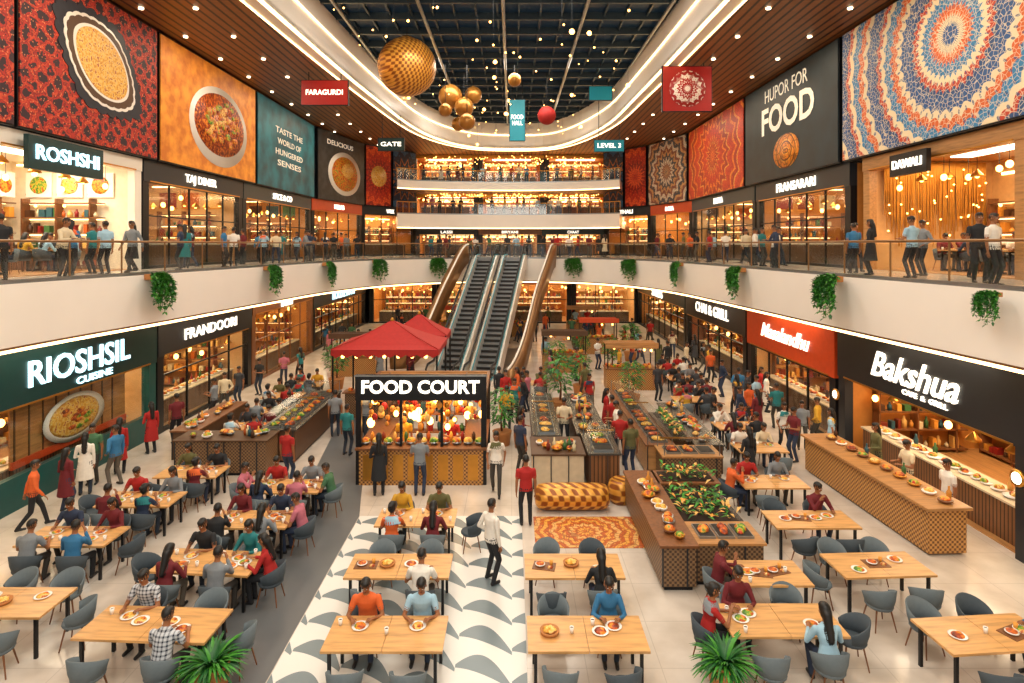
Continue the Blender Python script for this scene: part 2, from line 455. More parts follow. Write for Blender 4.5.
sA = shop(-13.2, 14.6, 0, HP, 7.5, 4.48, band=1.75, bm='tealdk', label='RIOSHSIL', tm='txtc', ts=1.0, kind='display', wall=1, fr='teal', seed=2, sw=4.3, power=300, tz=3.5, bulk='teal')
text('CUISINE', 'sign_letters', (4.2, -.15, 2.95), .3, 'txtc', sA, 1.6)
shop(-13.2, 22.2, 0, HP, 8, 4.48, band=1.6, bm='dark', label='FRANDOORI', ts=.6, kind='glass', wall=1, seed=3, sw=4.5, power=260, tz=3.45)
shop(-13.2, 30.3, 0, HP, 9.2, 4.48, band=1.0, bm='wood', label='BAKERY', ts=.5, kind='glass', wall=0, fr='wood', seed=4, power=260, tz=3.7)
shop(-13.2, 39.6, 0, HP, 14.2, 4.48, band=1.7, bm='navy', label='NOODLE ROOM', ts=.8, kind='glass', wall=0, seed=5, power=320, sw=6, tm='txtc', tz=3.3)
GX = 11.4
shop(GX, 12.9, 0, -HP, 8, 4.48, label='TEA', bm='brown', wall=2, seed=6)
sB = shop(GX, 20.8, 0, -HP, 7.7, 4.48, band=1.95, bm='dark', label='Bakshua', ts=1.1, kind='open', wall=0, fr='dark', seed=7, sw=3.7, shear=.4, power=300, tz=3.35)
text('CAFE  &  GRILL', 'sign_letters', (4.4, -.15, 2.83), .2, 'txt', sB, 1.8)
shop(GX, 28.8, 0, -HP, 7.8, 4.48, band=2.1, bm='orange', label='Masalandhu', ts=.85, kind='glass', wall=1, fr='black', seed=8, sw=4.4, shear=.4, power=280, tz=3.25)
shop(GX, 39, 0, -HP, 10, 4.48, band=1.9, bm='dark', label='CHAI & GRILL', ts=.8, kind='glass', wall=2, seed=9, sw=5.5, power=260, tz=3.3)
shop(GX, 54, 0, -HP, 14.8, 4.48, band=1.6, bm='navy', label='SWEETS', ts=.9, kind='glass', wall=0, seed=10, power=320, tz=3.3)
for k in range(4): shop(-12.9+k*6.1, 54.2, 0, 0, 6.05, 4.48, band=1.0, bm=['wood','navy','orange','dark'][k], label=['GRILL','PIZZA','CURRY','JUICE'][k], ts=.6, kind='glass', wall=[0, 1, 0, 1][k], seed=20+k, power=320)
E = sA
b = MB(); b.box(1.6, 6.4, .35, .4, .95, 2.65, 'woodlt'); b.box(1.6, 6.4, .3, .35, .95, 1.15, 'orange')
for k in range(9): b.box(1.7+k*.5, 1.75+k*.5, .33, .35, 1.15, 2.65, 'brown')
b.obj('window_poster', parent=E)
b = MB()
T = Matrix.Translation((3.9, .28, 1.78)) @ Matrix.Rotation(PI/2, 4, 'X') @ Matrix.Diagonal((1.45, .8, 1, 1))
b.lathe([(.2, -.02), (.85, 0), (.9, .03), (.7, .02)], (0, 0, 0), 'plate', 28, T); b.ell((0, 0, .02), (.74, .74, .06), 'food2', 20, 6, T)
for i in range(16):
    a = R.uniform(0, 6.28); q = R.uniform(0, .5); b.ell((q*math.cos(a), q*math.sin(a), .07), (.12, .1, .03), R.choice(['food1', 'food3', 'food4']), 8, 5, T)
b.obj('dish_display', parent=E)
def l2(ox, oy, rz, w, **k): return shop(ox, oy, 6.1, rz, w, 4.33, **k)
l2(-14.6, 4, HP, 12.4, label='', bm='dark', band=.5, seed=30, wall=3, kind='open')
e = l2(-14.6, 16.6, HP, 6.9, bm='white', band=.5, seed=31, wall=3, kind='open', fr='white', power=300, cback=True)
b = MB()
for k in range(5): b.box(.9+k*1.1, 1.8+k*1.1, 4.28, 4.33, 2.75, 3.7, 'plate'); b.ell((1.35+k*1.1, 4.27, 3.2), (.3, .03, .3), FOODS[k % 4], 12, 6)
for k in range(3): b.box(6.72, 6.76, .9+k*1.2, 1.9+k*1.2, 2.8, 3.75, 'plate'); b.ell((6.7, 1.4+k*1.2, 3.27), (.03, .34, .34), FOODS[k % 4], 12, 6)
b.obj('menu_posters', parent=e)
b = MB(); b.box(.9, 4.1, -.5, -.35, 3.2, 4.2, 'tealdk'); b.obj('lit_sign_box', parent=e); text('ROSHSHI', 'sign_letters', (2.5, -.53, 3.7), .62, 'txtc', e, 2.7)
l2(-14.6, 23.6, HP, 8.7, bm='dark', band=.85, label='TAJ DINER', ts=.5, seed=32, wall=1, power=260)
l2(-14.6, 32.4, HP, 10.9, bm='navy', band=.85, label='SPICE & CO', ts=.5, seed=33, wall=0, power=280)
def seg(x0, y0, x1, y1, z, h, **k):
    d = math.hypot(x1-x0, y1-y0); return shop(x0, y0, z, math.atan2(y1-y0, x1-x0), d, h, **k)
seg(-14.6, 43.5, -12.9, 51.2, 6.1, 4.33, D=4, bm='orange', band=.85, label='KEBAB', ts=.5, seed=34, wall=0, power=240)
seg(-12.9, 51.2, -9.1, 56.4, 6.1, 4.33, D=3, bm='dark', band=.8, label='WOK', ts=.5, seed=35, power=220)
l2(13.9, 16, -HP, 12, bm='dark', band=.5, seed=36, kind='open', wall=1)
e = l2(13.9, 23.6, -HP, 7.5, bm='woodlt', band=.5, seed=37, wall=1, kind='open', fr='woodlt', power=300, side=False, cback=True)
b = MB(); b.box(2.3, 4.2, -.5, -.35, 3.35, 4.1, 'black'); b.obj('lit_sign_box', parent=e); text('DAWALI', 'sign_letters', (3.25, -.53, 3.72), .42, 'txt', e, 1.5)
b = MB()
for k in range(110):
    y = .6+k*.036; L = R.uniform(1.6, 3.3); b.cyl((.25+R.uniform(-.05, .1), y, 4.1-L), (.25, y, 4.15), .02, .02, 'gold', 4)
for k in range(40): b.ell((.42, R.uniform(.6, 4.5), R.uniform(1.2, 3.9)), (.035, .035, .035), 'bulb', 6, 4)
b.obj('golden_bead_curtain', parent=e)
l2(13.9, 33.9, -HP, 9.4, bm='dark', band=.95, label='FRANSARARI', ts=.62, seed=38, wall=0, power=280, sw=4)
l2(13.9, 46, -HP, 11.9, bm='navy', band=.85, label='DHABA', ts=.55, seed=39, wall=1, power=280)
seg(12.1, 52, 13.9, 46.1, 6.1, 4.33, D=4, bm='orange', band=.85, label='DOSA', ts=.5, seed=40, wall=0, power=220)
seg(8.7, 56.4, 12.1, 52, 6.1, 4.33, D=3, bm='dark', band=.8, label='THALI', ts=.5, seed=41, power=220)
for k in range(3): shop(-9.1+k*5.95, 56.5, 6.1, 0, 5.9, 2.4, D=4, band=.5, bm=['dark','wood','navy'][k], label=['LASSI','BIRYANI','CHAAT'][k], ts=.35, seed=42+k, wall=k % 2, power=240)
# rear upper levels
for z0, z1, nm in ((8.55, 9.75, 1), (11.95, 12.65, 2)):
    P = catmull([(-9.8,51.3),(-8.2,52.4),(-4.5,53.5),(0,53.9),(4.5,53.5),(7.8,52.4),(9.2,51.3)])
    b = MB(); b.prism(P+[(12.5, 64), (-12.5, 64)], z0, z1, 'fascia', 'floor', 'ceil'); b.ribbon(P, z0-.05, z0+.02, 'led', -.03, .06); b.obj('rear_balcony_slab')
    rail('rear_glass_balustrade', P, z1, 2, 'gold')
    for k in range(3): shop(-9.6+k*6.4, 58, z1, 0, 6.3, 2.2 if nm == 1 else 3.05, D=4, band=.3, bm='gold', seed=50+nm*5+k, wall=0, power=420, kind='open')
    b = MB()
    for i in range(170):
        x = R.uniform(-8.3, 8.1); y = 56.4+R.uniform(-.5, 1.4); z = z1+R.uniform(1.85 if nm == 1 else 1.9, 2.1 if nm == 1 else 2.8)
        b.ell((x, y, z), (.045, .045, .045), 'bulb', 5, 4)
        if i % 2 == 0: b.cyl((x, y, z), (x, y, z1+(2.15 if nm == 1 else 2.9)), .006, .006, 'gold', 4)
    b.obj('fairy_lights')
LW = [(-14.5,-5),(-14.5,43.5),(-12.8,51.2),(-9,56.5)]; RW = [(8.6,56.5),(12,52),(13.8,46.1),(13.8,-5)]
b = MB(); b.ribbon(LW, 10.43, 15.75, 'dark', 0, .25); b.obj('wall_left_header')
b = MB(); b.ribbon(RW, 10.43, 15.75, 'dark', 0, .25); b.obj('wall_right_header')
b = MB(); b.box(-21, 21, 64, 64.3, 0, 16, 'brown'); b.obj('wall_rear')
b = MB(); b.box(-21.3, -21, -5, 64, 0, 16, 'white'); b.obj('wall_left')
b = MB(); b.box(21, 21.3, -5, 64, 0, 16, 'white'); b.obj('wall_right')

# ------------------------------------------------------------------ billboards
def billboard(x0, y0, x1, y1, mt, z0=10.5, z1=15.6, fn=None, nm='billboard'):
    d = math.hypot(x1-x0, y1-y0); rz = math.atan2(y1-y0, x1-x0)
    E = empty(nm, ((x0+x1)/2, (y0+y1)/2, (z0+z1)/2), rz); w = d-.16; h = z1-z0
    b = MB(); b.box(-w/2-.05, w/2+.05, -.1, -.01, -h/2-.05, h/2+.05, 'black'); b.obj('frame', parent=E)
    b = MB(); b.box(-w/2, w/2, -.14, -.1, -h/2, h/2, mt); b.obj('poster_face', parent=E)
    if fn: fn(E, w, h)
    return E
def disc(E, x, z, r, mt, y, n=40, sx=1, nm='disc', rot=0, sides=None, sz=1):
    b = MB(); T = Matrix.Translation((x, y, z)) @ Matrix.Rotation(PI/2, 4, 'X') @ Matrix.Rotation(rot, 4, 'Z') @ Matrix.Diagonal((sx, sz, 1, 1))
    b.lathe([(r, -.012), (r, .012)], (0, 0, 0), mt, sides or n, T); return b.obj(nm, parent=E)
def rhomb(E, r, mt, y, wob, nm, p=1.35):
    b = MB(); T = Matrix.Translation((.1, y, .25)) @ Matrix.Rotation(PI/2, 4, 'X') @ Matrix.Rotation(-.55, 4, 'Z') @ Matrix.Diagonal((1.2, .82, 1, 1)); vs = []; N = 96
    for z in (-.012, .012):
        for i in range(N):
            t = 2*PI*i/N; q = r/((abs(math.cos(t))**p+abs(math.sin(t))**p)**(1/p)); q *= 1+wob*abs(math.sin(t*12)); vs.append((q*math.cos(t), q*math.sin(t), z))
    b.add(vs, [tuple(range(N-1, -1, -1)), tuple(range(N, 2*N))]+[(i, (i+1) % N, N+(i+1) % N, N+i) for i in range(N)], mt, False, T); b.obj(nm, parent=E)
def carpetmat(nm, cs, edge):
    t = NT(nm); x = t.xyz()
    a = t.m('SINE', t.m('MULTIPLY', t.m('ADD', x[0], x[2]), 5.0)); c = t.m('SINE', t.m('MULTIPLY', t.m('SUBTRACT', x[0], x[2]), 5.0))
    v = t.m('ADD', t.m('MULTIPLY', t.m('MULTIPLY', a, c), .3), t.noise(5, 7))
    col = t.ramp(v, [(.2, hx(cs[0])), (.36, hx(cs[1])), (.46, hx(cs[2])), (.53, hx(cs[3])), (.6, hx(cs[1])), (.68, hx(cs[0]))], True)
    d = t.voro(9, 'F1'); col = t.mix(t.m('MULTIPLY', t.m('LESS_THAN', d, .2), .75), col, hx(edge))
    return t.fin(col, .6, 0, None, 0, .08)  # carpet print emits a little of its own colour, brightening the poster
m_carpet = carpetmat('red_carpet_print', ['#2c1620', '#a82416', '#7a1210', '#c04422'], '#d88a58')
m_carpet2 = mat('navy_medallion_print', '#161c2c', .5, 0, .6, 5)
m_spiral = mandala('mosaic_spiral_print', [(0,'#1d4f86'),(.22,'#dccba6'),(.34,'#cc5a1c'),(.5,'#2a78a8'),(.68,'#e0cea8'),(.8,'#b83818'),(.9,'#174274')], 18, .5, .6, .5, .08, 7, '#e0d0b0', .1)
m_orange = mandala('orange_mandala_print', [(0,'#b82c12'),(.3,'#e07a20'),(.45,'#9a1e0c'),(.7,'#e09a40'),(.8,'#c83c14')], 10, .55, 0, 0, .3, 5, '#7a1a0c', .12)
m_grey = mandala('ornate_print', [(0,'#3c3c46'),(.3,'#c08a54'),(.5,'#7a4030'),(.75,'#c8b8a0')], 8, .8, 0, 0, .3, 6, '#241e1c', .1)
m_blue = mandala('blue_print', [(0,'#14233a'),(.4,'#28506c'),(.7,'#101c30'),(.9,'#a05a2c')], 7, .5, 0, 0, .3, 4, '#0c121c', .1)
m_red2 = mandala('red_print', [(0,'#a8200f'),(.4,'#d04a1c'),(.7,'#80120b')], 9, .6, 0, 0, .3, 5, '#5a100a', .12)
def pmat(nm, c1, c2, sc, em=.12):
    t = NT(nm); return t.fin(t.ramp(t.noise(sc, 6), [(.35, hx(c1)), (.65, hx(c2))]), .5, 0, None, 0, em)  # em puts a weak glow into the poster ink
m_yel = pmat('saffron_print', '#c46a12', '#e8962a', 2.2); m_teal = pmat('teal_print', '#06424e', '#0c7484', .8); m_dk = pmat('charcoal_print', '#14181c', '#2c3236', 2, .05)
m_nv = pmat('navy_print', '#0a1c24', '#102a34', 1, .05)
def f_carpet(E, w, h):
    rhomb(E, 2.05, m_carpet2, -.15, .07, 'medallion'); rhomb(E, 1.66, 'plate', -.165, .03, 'cream_border', 1.6); rhomb(E, 1.55, 'brown', -.175, .03, 'inner_border', 1.6); rhomb(E, 1.3, 'plate', -.185, 0, 'plate_rim', 1.8)
    rhomb(E, 1.18, 'food2', -.2, 0, 'dish', 1.9)
def f_bowl(E, w, h):
    disc(E, .5, -.3, 1.9, 'plate', -.15, nm='bowl_rim', sx=1.5); disc(E, .5, -.2, 1.62, 'food4', -.165, nm='bowl_curry', sx=1.52, sz=.92)
    b = MB()
    for i in range(60):
        a = R.uniform(0, 6.28); q = R.uniform(0, 1.3); b.ell((.5+q*1.5*math.cos(a), -.18, -.12+q*.85*math.sin(a)), (R.uniform(.14, .36), .03, R.uniform(.1, .22)), R.choice(['food1', 'food4', 'food1', 'food2', 'food3']), 8, 5)
    b.obj('bowl_pieces', parent=E)
def f_teal(E, w, h):
    for i, s in enumerate(['TASTE THE', 'WORLD OF', 'HUNGERED', 'SENSES']): text(s, 'poster_letters', (0, -.16, 1.0-i*.66), .5, 'txtp', E, 4.6-(i % 2)*.6, ext=.005)
def f_food(E, w, h):
    text('FOOD', 'poster_letters', (.2, -.16, .45), 1.9, 'txtp', E, 5.6, bold=.025, ext=.005); text('HUPOR FOR', 'poster_letters', (.1, -.16, 1.8), .95, 'txtp', E, 4.6, ext=.005, bold=0)
    disc(E, .2, -1.35, .85, m_sp, -.15, nm='spiral_dish', sx=1.6)
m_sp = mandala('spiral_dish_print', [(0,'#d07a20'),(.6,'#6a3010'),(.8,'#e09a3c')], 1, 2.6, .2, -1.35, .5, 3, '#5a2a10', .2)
M['txtp'] = emi('glowing_print_letters', '#f0ead8', .35)  # poster lettering with an added glow, not lit signage
bl = -14.35
billboard(bl, 5, bl, 17.2, m_carpet)
billboard(bl, 17.25, bl, 24.1, m_carpet, fn=f_carpet)
billboard(bl, 24.2, bl, 33.3, m_yel, fn=f_bowl)
billboard(bl, 33.5, bl, 43.2, m_teal, fn=f_teal)
def f_pl(E, w, h):
    disc(E, .3, -.4, 1.7, 'plate', -.15, nm='plate_rim', sx=1.5); disc(E, .3, -.4, 1.35, 'food1', -.165, nm='plate_dish', sx=1.5); disc(E, .7, -.1, .6, 'food2', -.18, nm='plate_topping', sx=1.5)
    text('DELICIOUS', 'poster_letters', (-.4, -.16, 1.8), .5, 'txtp', E, 4, ext=.005)
billboard(-14.3, 43.8, -12.65, 51.0, m_dk, fn=f_pl)
billboard(-12.6, 51.3, -10.9, 53.75, m_red2, fn=lambda E, w, h: disc(E, 0, 0, .9, 'food2', -.15, nm='dish'))
billboard(-10.8, 53.9, -9.1, 56.2, m_blue)
br = 13.65
billboard(br, 24.6, br, 13.6, m_spiral)
billboard(br, 34.8, br, 24.8, m_nv, fn=f_food)
billboard(br, 45.9, br, 35, m_orange)
billboard(11.9, 51.9, 13.6, 46.3, m_grey)
billboard(10.25, 54.1, 11.75, 52.15, m_red2)
billboard(8.65, 56.2, 10.15, 54.25, m_blue)

# ------------------------------------------------------------------ hanging signs and orbs
def hang(nm, x, y, z, w, h, mt, label='', ts=.4, top=15.7, tm='txt', rz=0):
    E = empty(nm, (x, y, z), rz); b = MB(); b.box(-w/2, w/2, -.09, .09, -h/2, h/2, mt); b.box(-w/2-.04, w/2+.04, -.06, .06, -h/2-.04, h/2+.04, 'black')
    for s in (-.35, .35): b.cyl((w*s, 0, h/2), (w*s, 0, top-z), .025, .025, 'black', 6)
    b.obj('sign_panel', parent=E)
    if label: text(label, 'sign_letters', (0, -.11, 0), ts, tm, E, w*.8, ext=.01)
    return E
hang('hanging_sign', -9.35, 30, EYE+7.6, 2.3, 1.2, 'redsign', 'FARAGURDI', .36)
E = hang('hanging_sign', 8.3, 28.5, EYE+7.4, 2.3, 2.1, 'redsign')
m_rs = mandala('sign_mandala', [(0,'#f0e0d0'),(.4,'#a01a14'),(.7,'#f0e0d0'),(.8,'#b0281c')], 8, 1.9, 0, 0, .2, 1, '#a01a14', .1); disc(E, 0, 0, .85, m_rs, -.11, nm='mandala_face')
hang('hanging_direction_sign', -8.05, 40, EYE+6.7, 1.7, .8, 'tealdk', 'GATE', .4)
hang('hanging_direction_sign', 6.95, 43, EYE+7.1, 2.1, .8, 'teallit', 'LEVEL 3', .45, 17.94)
hang('hanging_banner', .35, 40, EYE+8.3, 1.0, 2.7, 'teallit', 'FOOD\nHALL', .4, 17.94)
hang('hanging_banner', 5.9, 40, EYE+10.1, 1.5, .9, 'teallit', '', .4, 17.94)
def orb(nm, x, y, z, r, mt):
    b = MB(); b.ell((0, 0, 0), (r, r, r), mt, 28, 18); b.cyl((0, 0, r), (0, 0, 17.94-z), .02, .02, 'black', 5); b.lathe([(r*.18, 0), (r*.18, r*.06)], (0, 0, r*.97), 'gold', 10); b.obj(nm, (x, y, z))
orb('woven_globe_pendant', -5.25, 30, EYE+8.9, 1.45, 'copper')
for x, y, z, r in ((-3.9, 38, 9.4, .75), (-3.0, 37.5, 8.6, .6), (-2.5, 38.8, 9.7, .55), (-3.5, 39.2, 7.9, .45), (-4.0, 36, 8.1, .4), (-2.7, 36.0, 7.4, .5)): orb('golden_balloon', x, y, EYE+z, r, 'balloon')
orb('red_lantern', 2.2, 38, EYE+8.2, .58, 'red'); orb('orange_lantern', .15, 36, EYE+9.9, .4, 'balloon')

# ------------------------------------------------------------------ plants
OCC = []
RECT = [(-3.8-.9, -.6, 17.4, 21), (-5.2, 1.6, 28.3, 42.5), (-7.2, -2.4, 33, 42.5), (0, 3.2, 36, 42)]
def leaf(b, p, d, L, w, mt, droop=.3):
    p = Vector(p); d = Vector(d).normalized(); s = d.cross(Vector((0, 0, 1)))
    if s.length < .01: s = Vector((1, 0, 0))
    s.normalize(); a = p+d*L*.5; c = p+d*L+Vector((0, 0, -droop*L)); up = s.cross(d)*(w*.25)
    b.add([p, a+s*w*.5, c, a-s*w*.5, a-up], [(0, 1, 4), (1, 2, 4), (2, 3, 4), (3, 0, 4)], mt, True)
def trailing(w, L, seed):
    r = random.Random(seed); b = MB(); b.box(-w*.3, w*.3, -.12, .12, -.05, .12, 'terracotta')
    for i in range(30):
        x = r.uniform(-w*.5, w*.5); ll = L*(1-(abs(x)/w)**2*1.6)*r.uniform(.5, 1); pts = []
        for k in range(9):
            t = k/8; pts.append((x*(.7+.5*t)+.03*math.sin(k+i), -.12-.18*math.sin(min(1, t*2)*1.5), .12+.12*math.sin(t*3)-ll*t))
        b.tube(pts, .008, 'leaf2', 4)
        for k in range(9):
            for q in range(4): leaf(b, pts[k], (r.uniform(-1, 1), r.uniform(-1, .3), r.uniform(-.6, .6)), r.uniform(.1, .17), .09, r.choice(['leaf', 'leaf2', 'leaf']))
    return b.mesh('trailing_plant')
TP = [trailing(1.15, 1.25, 1), trailing(1.05, 1.35, 2)]
for i, (x, y, rz) in enumerate([(-11.6, 19.3, HP), (-10.75, 26.3, HP), (-10.0, 32, HP), (-8.4, 36.8, 1.0), (-5.2, 40.6, .6), (9.75, 18.0, -HP), (9.4, 24.5, -HP), (8.9, 31.5, -HP), (7.5, 37, -1.), (10.2, 12.6, -HP), (4.4, 40.9, -.5)]):
    inst(TP[i % 2], 'trailing_plant', (x+(.1 if x < 0 else -.1), y, 6.0), rz, None, .55 if i == 9 else 1.0)
def potted(seed, n=70, H=.9, W=.55, pot=True, mt=('leaf', 'leaf2')):
    r = random.Random(seed); b = MB(); z0 = 0
    if pot: b.lathe([(.2, 0), (.25, .25), (.27, .5), (.28, .52), (.25, .52), (.24, .48)], (0, 0, 0), 'terracotta', 16); b.lathe([(.23, .46), (.23, .48)], (0, 0, 0), 'soil', 12); z0 = .46
    for i in range(n):
        a = r.uniform(0, 6.28); L = r.uniform(.5, 1)*W*1.2; el = r.uniform(.3, 1.5); p = Vector((.05*math.cos(a), .05*math.sin(a), z0)); pts = [p]
        for k in range(1, 6):
            e = el-k*.24; pts.append(pts[-1]+Vector((math.cos(a)*math.cos(e), math.sin(a)*math.cos(e), math.sin(e)))*(L*.24*H/.9))
        s = Vector((-math.sin(a), math.cos(a), 0)); ws = [.01, .022, .028, .022, .014, .003]; vs = []
        for q, w in zip(pts, ws): vs += [q-s*w, q+Vector((0, 0, -w*.3)), q+s*w]
        fs = []
        for k in range(5): fs += [(3*k, 3*k+1, 3*k+4, 3*k+3), (3*k+1, 3*k+2, 3*k+5, 3*k+4)]
        b.add(vs, fs, r.choice(mt), True)
    return b.mesh('potted_fern')
PF = potted(3, 210, .9, .42)
for x, y in ((-4.7, 9.4), (3.35, 9.45)): inst(PF, 'potted_fern', (x, y, 0), 0)
def tree(seed):
    r = random.Random(seed); b = MB(); b.lathe([(.3, 0), (.38, .5), (.4, .55), (.33, .55)], (0, 0, 0), 'terracotta', 14)
    b.tube([(0, 0, .4), (.05, 0, 1.0), (-.03, .03, 1.6)], [.05, .04, .03], 'wood', 6)
    for i in range(300):
        a = r.uniform(0, 6.28); q = r.random()**.5*.58; z = .9+r.random()*1.3; q *= math.sin((z-.8)/1.5*PI)**.5
        leaf(b, (q*math.cos(a), q*math.sin(a), z), (math.cos(a), math.sin(a), r.uniform(-.5, .6)), .24, .1, r.choice(['leaf', 'leaf2']))
    return b.mesh('indoor_tree')
TR = tree(4)
for x, y in ((2.0, 25.0), (3.2, 28.3), (5.3, 26.4), (-.35, 21.2), (2.3, 31.3), (5.5, 33), (4.2, 36.2), (-8.6, 29.4), (7.2, 36.5)):
    inst(TR, 'indoor_tree', (x, y, 0), R.uniform(0, 6), None, R.uniform(.85, 1.1)); OCC.append((x, y, .9))

# ------------------------------------------------------------------ escalators
def escalator(x, y, rz, L=11.8, w=1.3, H=6.1):
    E = empty('escalator', (x, y, 0), rz)
    def z(t): return 0 if t < 1 else (H if t > L-1 else H*(t-1)/(L-2))
    b = MB(); n = 26
    for i in range(n):
        t0 = 1+(L-2)*i/n; zz = z(t0)+.12; b.box(t0, t0+(L-2)/n+.04, -w/2+.15, w/2-.15, zz-.25 if zz > .3 else 0.01, zz, 'steel'); b.box(t0-.01, t0, -w/2+.15, w/2-.15, zz-.16 if zz > .3 else .01, zz-.02, 'rub')
    b.box(0, 1, -w/2, w/2, 0.01, .12, 'steel'); b.box(L-1, L+.3, -w/2, w/2, H-.1, H+.12, 'steel'); b.obj('steps', parent=E)
    ts = [0, 1]+[1+(L-2)*k/8 for k in range(1, 8)]+[L-1, L]
    b = MB()
    for s in (-1, 1):
        for k in range(len(ts)-1):
            a, c = ts[k], ts[k+1]; za, zc = z(a), z(c)
            def q(y0, y1, lo, hi, mt):
                vs = [(a, y0, max(.01, za+lo)), (c, y0, max(.01, zc+lo)), (c, y0, zc+hi), (a, y0, za+hi), (a, y1, max(.01, za+lo)), (c, y1, max(.01, zc+lo)), (c, y1, zc+hi), (a, y1, za+hi)]
                b.add(vs, [(0, 1, 2, 3), (7, 6, 5, 4), (0, 4, 5, 1), (3, 2, 6, 7), (0, 3, 7, 4), (1, 5, 6, 2)], mt)
            y0, y1 = s*w/2, s*(w/2+.12)
            q(min(y0, y1), max(y0, y1), -.75, .25, 'fascia')
            g = s*(w/2+.05); q(g-.01, g+.01, .25, .95, 'glass')
        g = s*(w/2+.05)
        pts = [(-.25, g, .45), (-.3, g, .8), (0, g, 1.0)]+[(t, g, z(t)+1.0) for t in ts[1:]]+[(L+.25, g, H+.85), (L+.2, g, H+.5)]
        b.tube(pts, .055, 'rub', 8); b.tube([(p[0], p[1], p[2]-.09) for p in pts[2:-2]], .04, 'steel', 6)
        b.tube([(t, s*(w/2-.02), z(t)+.3) for t in ts], .03, 'teallit', 6)
    b.box(1, L-1, -w/2, w/2, 0.01, .02, 'steel')
    vs = []
    for k in ts: vs += [(k, -w/2, max(.011, z(k)-.75)), (k, w/2, max(.011, z(k)-.75))]
    b.add(vs, [(2*k, 2*k+2, 2*k+3, 2*k+1) for k in range(len(ts)-1)], 'fascia')
    b.obj('balustrade', parent=E)
ang = math.atan2(11.6, 2.0)
escalator(-3.6, 30.4, ang); escalator(-1.7, 30.1, ang)
def cladding(pl, mt, sgn, lo=.5):
    b = MB(); P = catmull(pl, 8); n = len(P); vs = []
    for k, (x, y) in enumerate(P):
        t = k/(n-1); z = 6.2*(3*t*t-2*t**3)*.97; vs += [(x, y, max(.01, z-lo)), (x+.3*sgn, y, max(.01, z-lo)), (x+.4*sgn, y, z+1.05), (x+.1*sgn, y, z+1.05)]
    fs = []
    for k in range(n-1):
        for e in range(4): fs.append((4*k+e, 4*k+(e+1) % 4, 4*k+4+(e+1) % 4, 4*k+4+e))
    b.add(vs, fs+[(3, 2, 1, 0), (4*n-4, 4*n-3, 4*n-2, 4*n-1)], mt, True)
    b.tube([(v[0], v[1], v[2]+.04) for v in vs[3::4]], .06, 'fascia', 6); b.obj('curved_escalator_cladding')
cladding([(-.3, 28.8), (.5, 32.5), (1.3, 37), (2.2, 40), (2.7, 41.2)], 'bronze', 1)
cladding([(-6.6, 34.0), (-5.1, 34.7), (-4.3, 37), (-3.5, 39.5), (-2.9, 41.4)], 'bronze', -1, .2)

# ------------------------------------------------------------------ tent
def tent(x, y, w, d, h0, h1):
    b = MB(); m = 6; vs = []
    for k in range(m):
        t = k/(m-1); s = (1-t)**1.0; zz = h0+(h1-h0)*(t**1.25)
        vs += [(-w/2*s-.02, -d/2*s-.02, zz), (w/2*s+.02, -d/2*s-.02, zz), (w/2*s+.02, d/2*s+.02, zz), (-w/2*s-.02, d/2*s+.02, zz)]
    b.add(vs, [(4*k+e, 4*k+(e+1) % 4, 4*k+4+(e+1) % 4, 4*k+4+e) for k in range(m-1) for e in range(4)], 'red')
    for sx, sy, ex, ey in ((-1,-1,1,-1),(1,-1,1,1),(1,1,-1,1),(-1,1,-1,-1)):
        N = 10
        for k in range(N):
            a = k/N; c = (k+1)/N; pa = Vector((w/2*(sx+(ex-sx)*a), d/2*(sy+(ey-sy)*a), h0)); pc = Vector((w/2*(sx+(ex-sx)*c), d/2*(sy+(ey-sy)*c), h0)); pm = (pa+pc)/2
            b.add([pa, pc, pc-Vector((0,0,.2)), pm-Vector((0,0,.32)), pa-Vector((0,0,.2))], [(0,1,2,3,4)], 'red')
    for sx in (-1, 1):
        for sy in (-1, 1): b.cyl((sx*w/2*.97, sy*d/2*.97, 0), (sx*w/2*.97, sy*d/2*.97, h0), .04, .04, 'black', 8)
        b.tube([(sx*w/2, -d/2, h0+.02), (sx*w/4, -d/4, h0+(h1-h0)*.44), (0, 0, h1)], .02, 'red', 5)
    b.ell((0, 0, h1), (.08, .08, .12), 'gold', 8, 6)
    b.box(-w*.4, w*.4, -d*.35, -d*.2, 0, 1.0, 'weave2'); b.box(-w*.42, w*.42, -d*.38, -d*.18, 1.0, 1.05, 'wood')
    for i in range(12): b.ell((-w*.36+i*w*.065, -d*.28, 1.1), (.11, .1, .09), R.choice(FOODS), 8, 5)
    for i in range(7): b.ell((-w*.4+i*w*.13, -d*.45, h0-.3), (.07, .07, .07), 'bulb', 8, 6)
    b.obj('red_canopy_tent', (x, y, 0)); OCC.append((x, y, 1.9))
tent(-5.1, 25.6, 4.3, 3.2, 2.85, 3.85); tent(-4.4, 28.5, 2.8, 2.0, 2.9, 3.8)

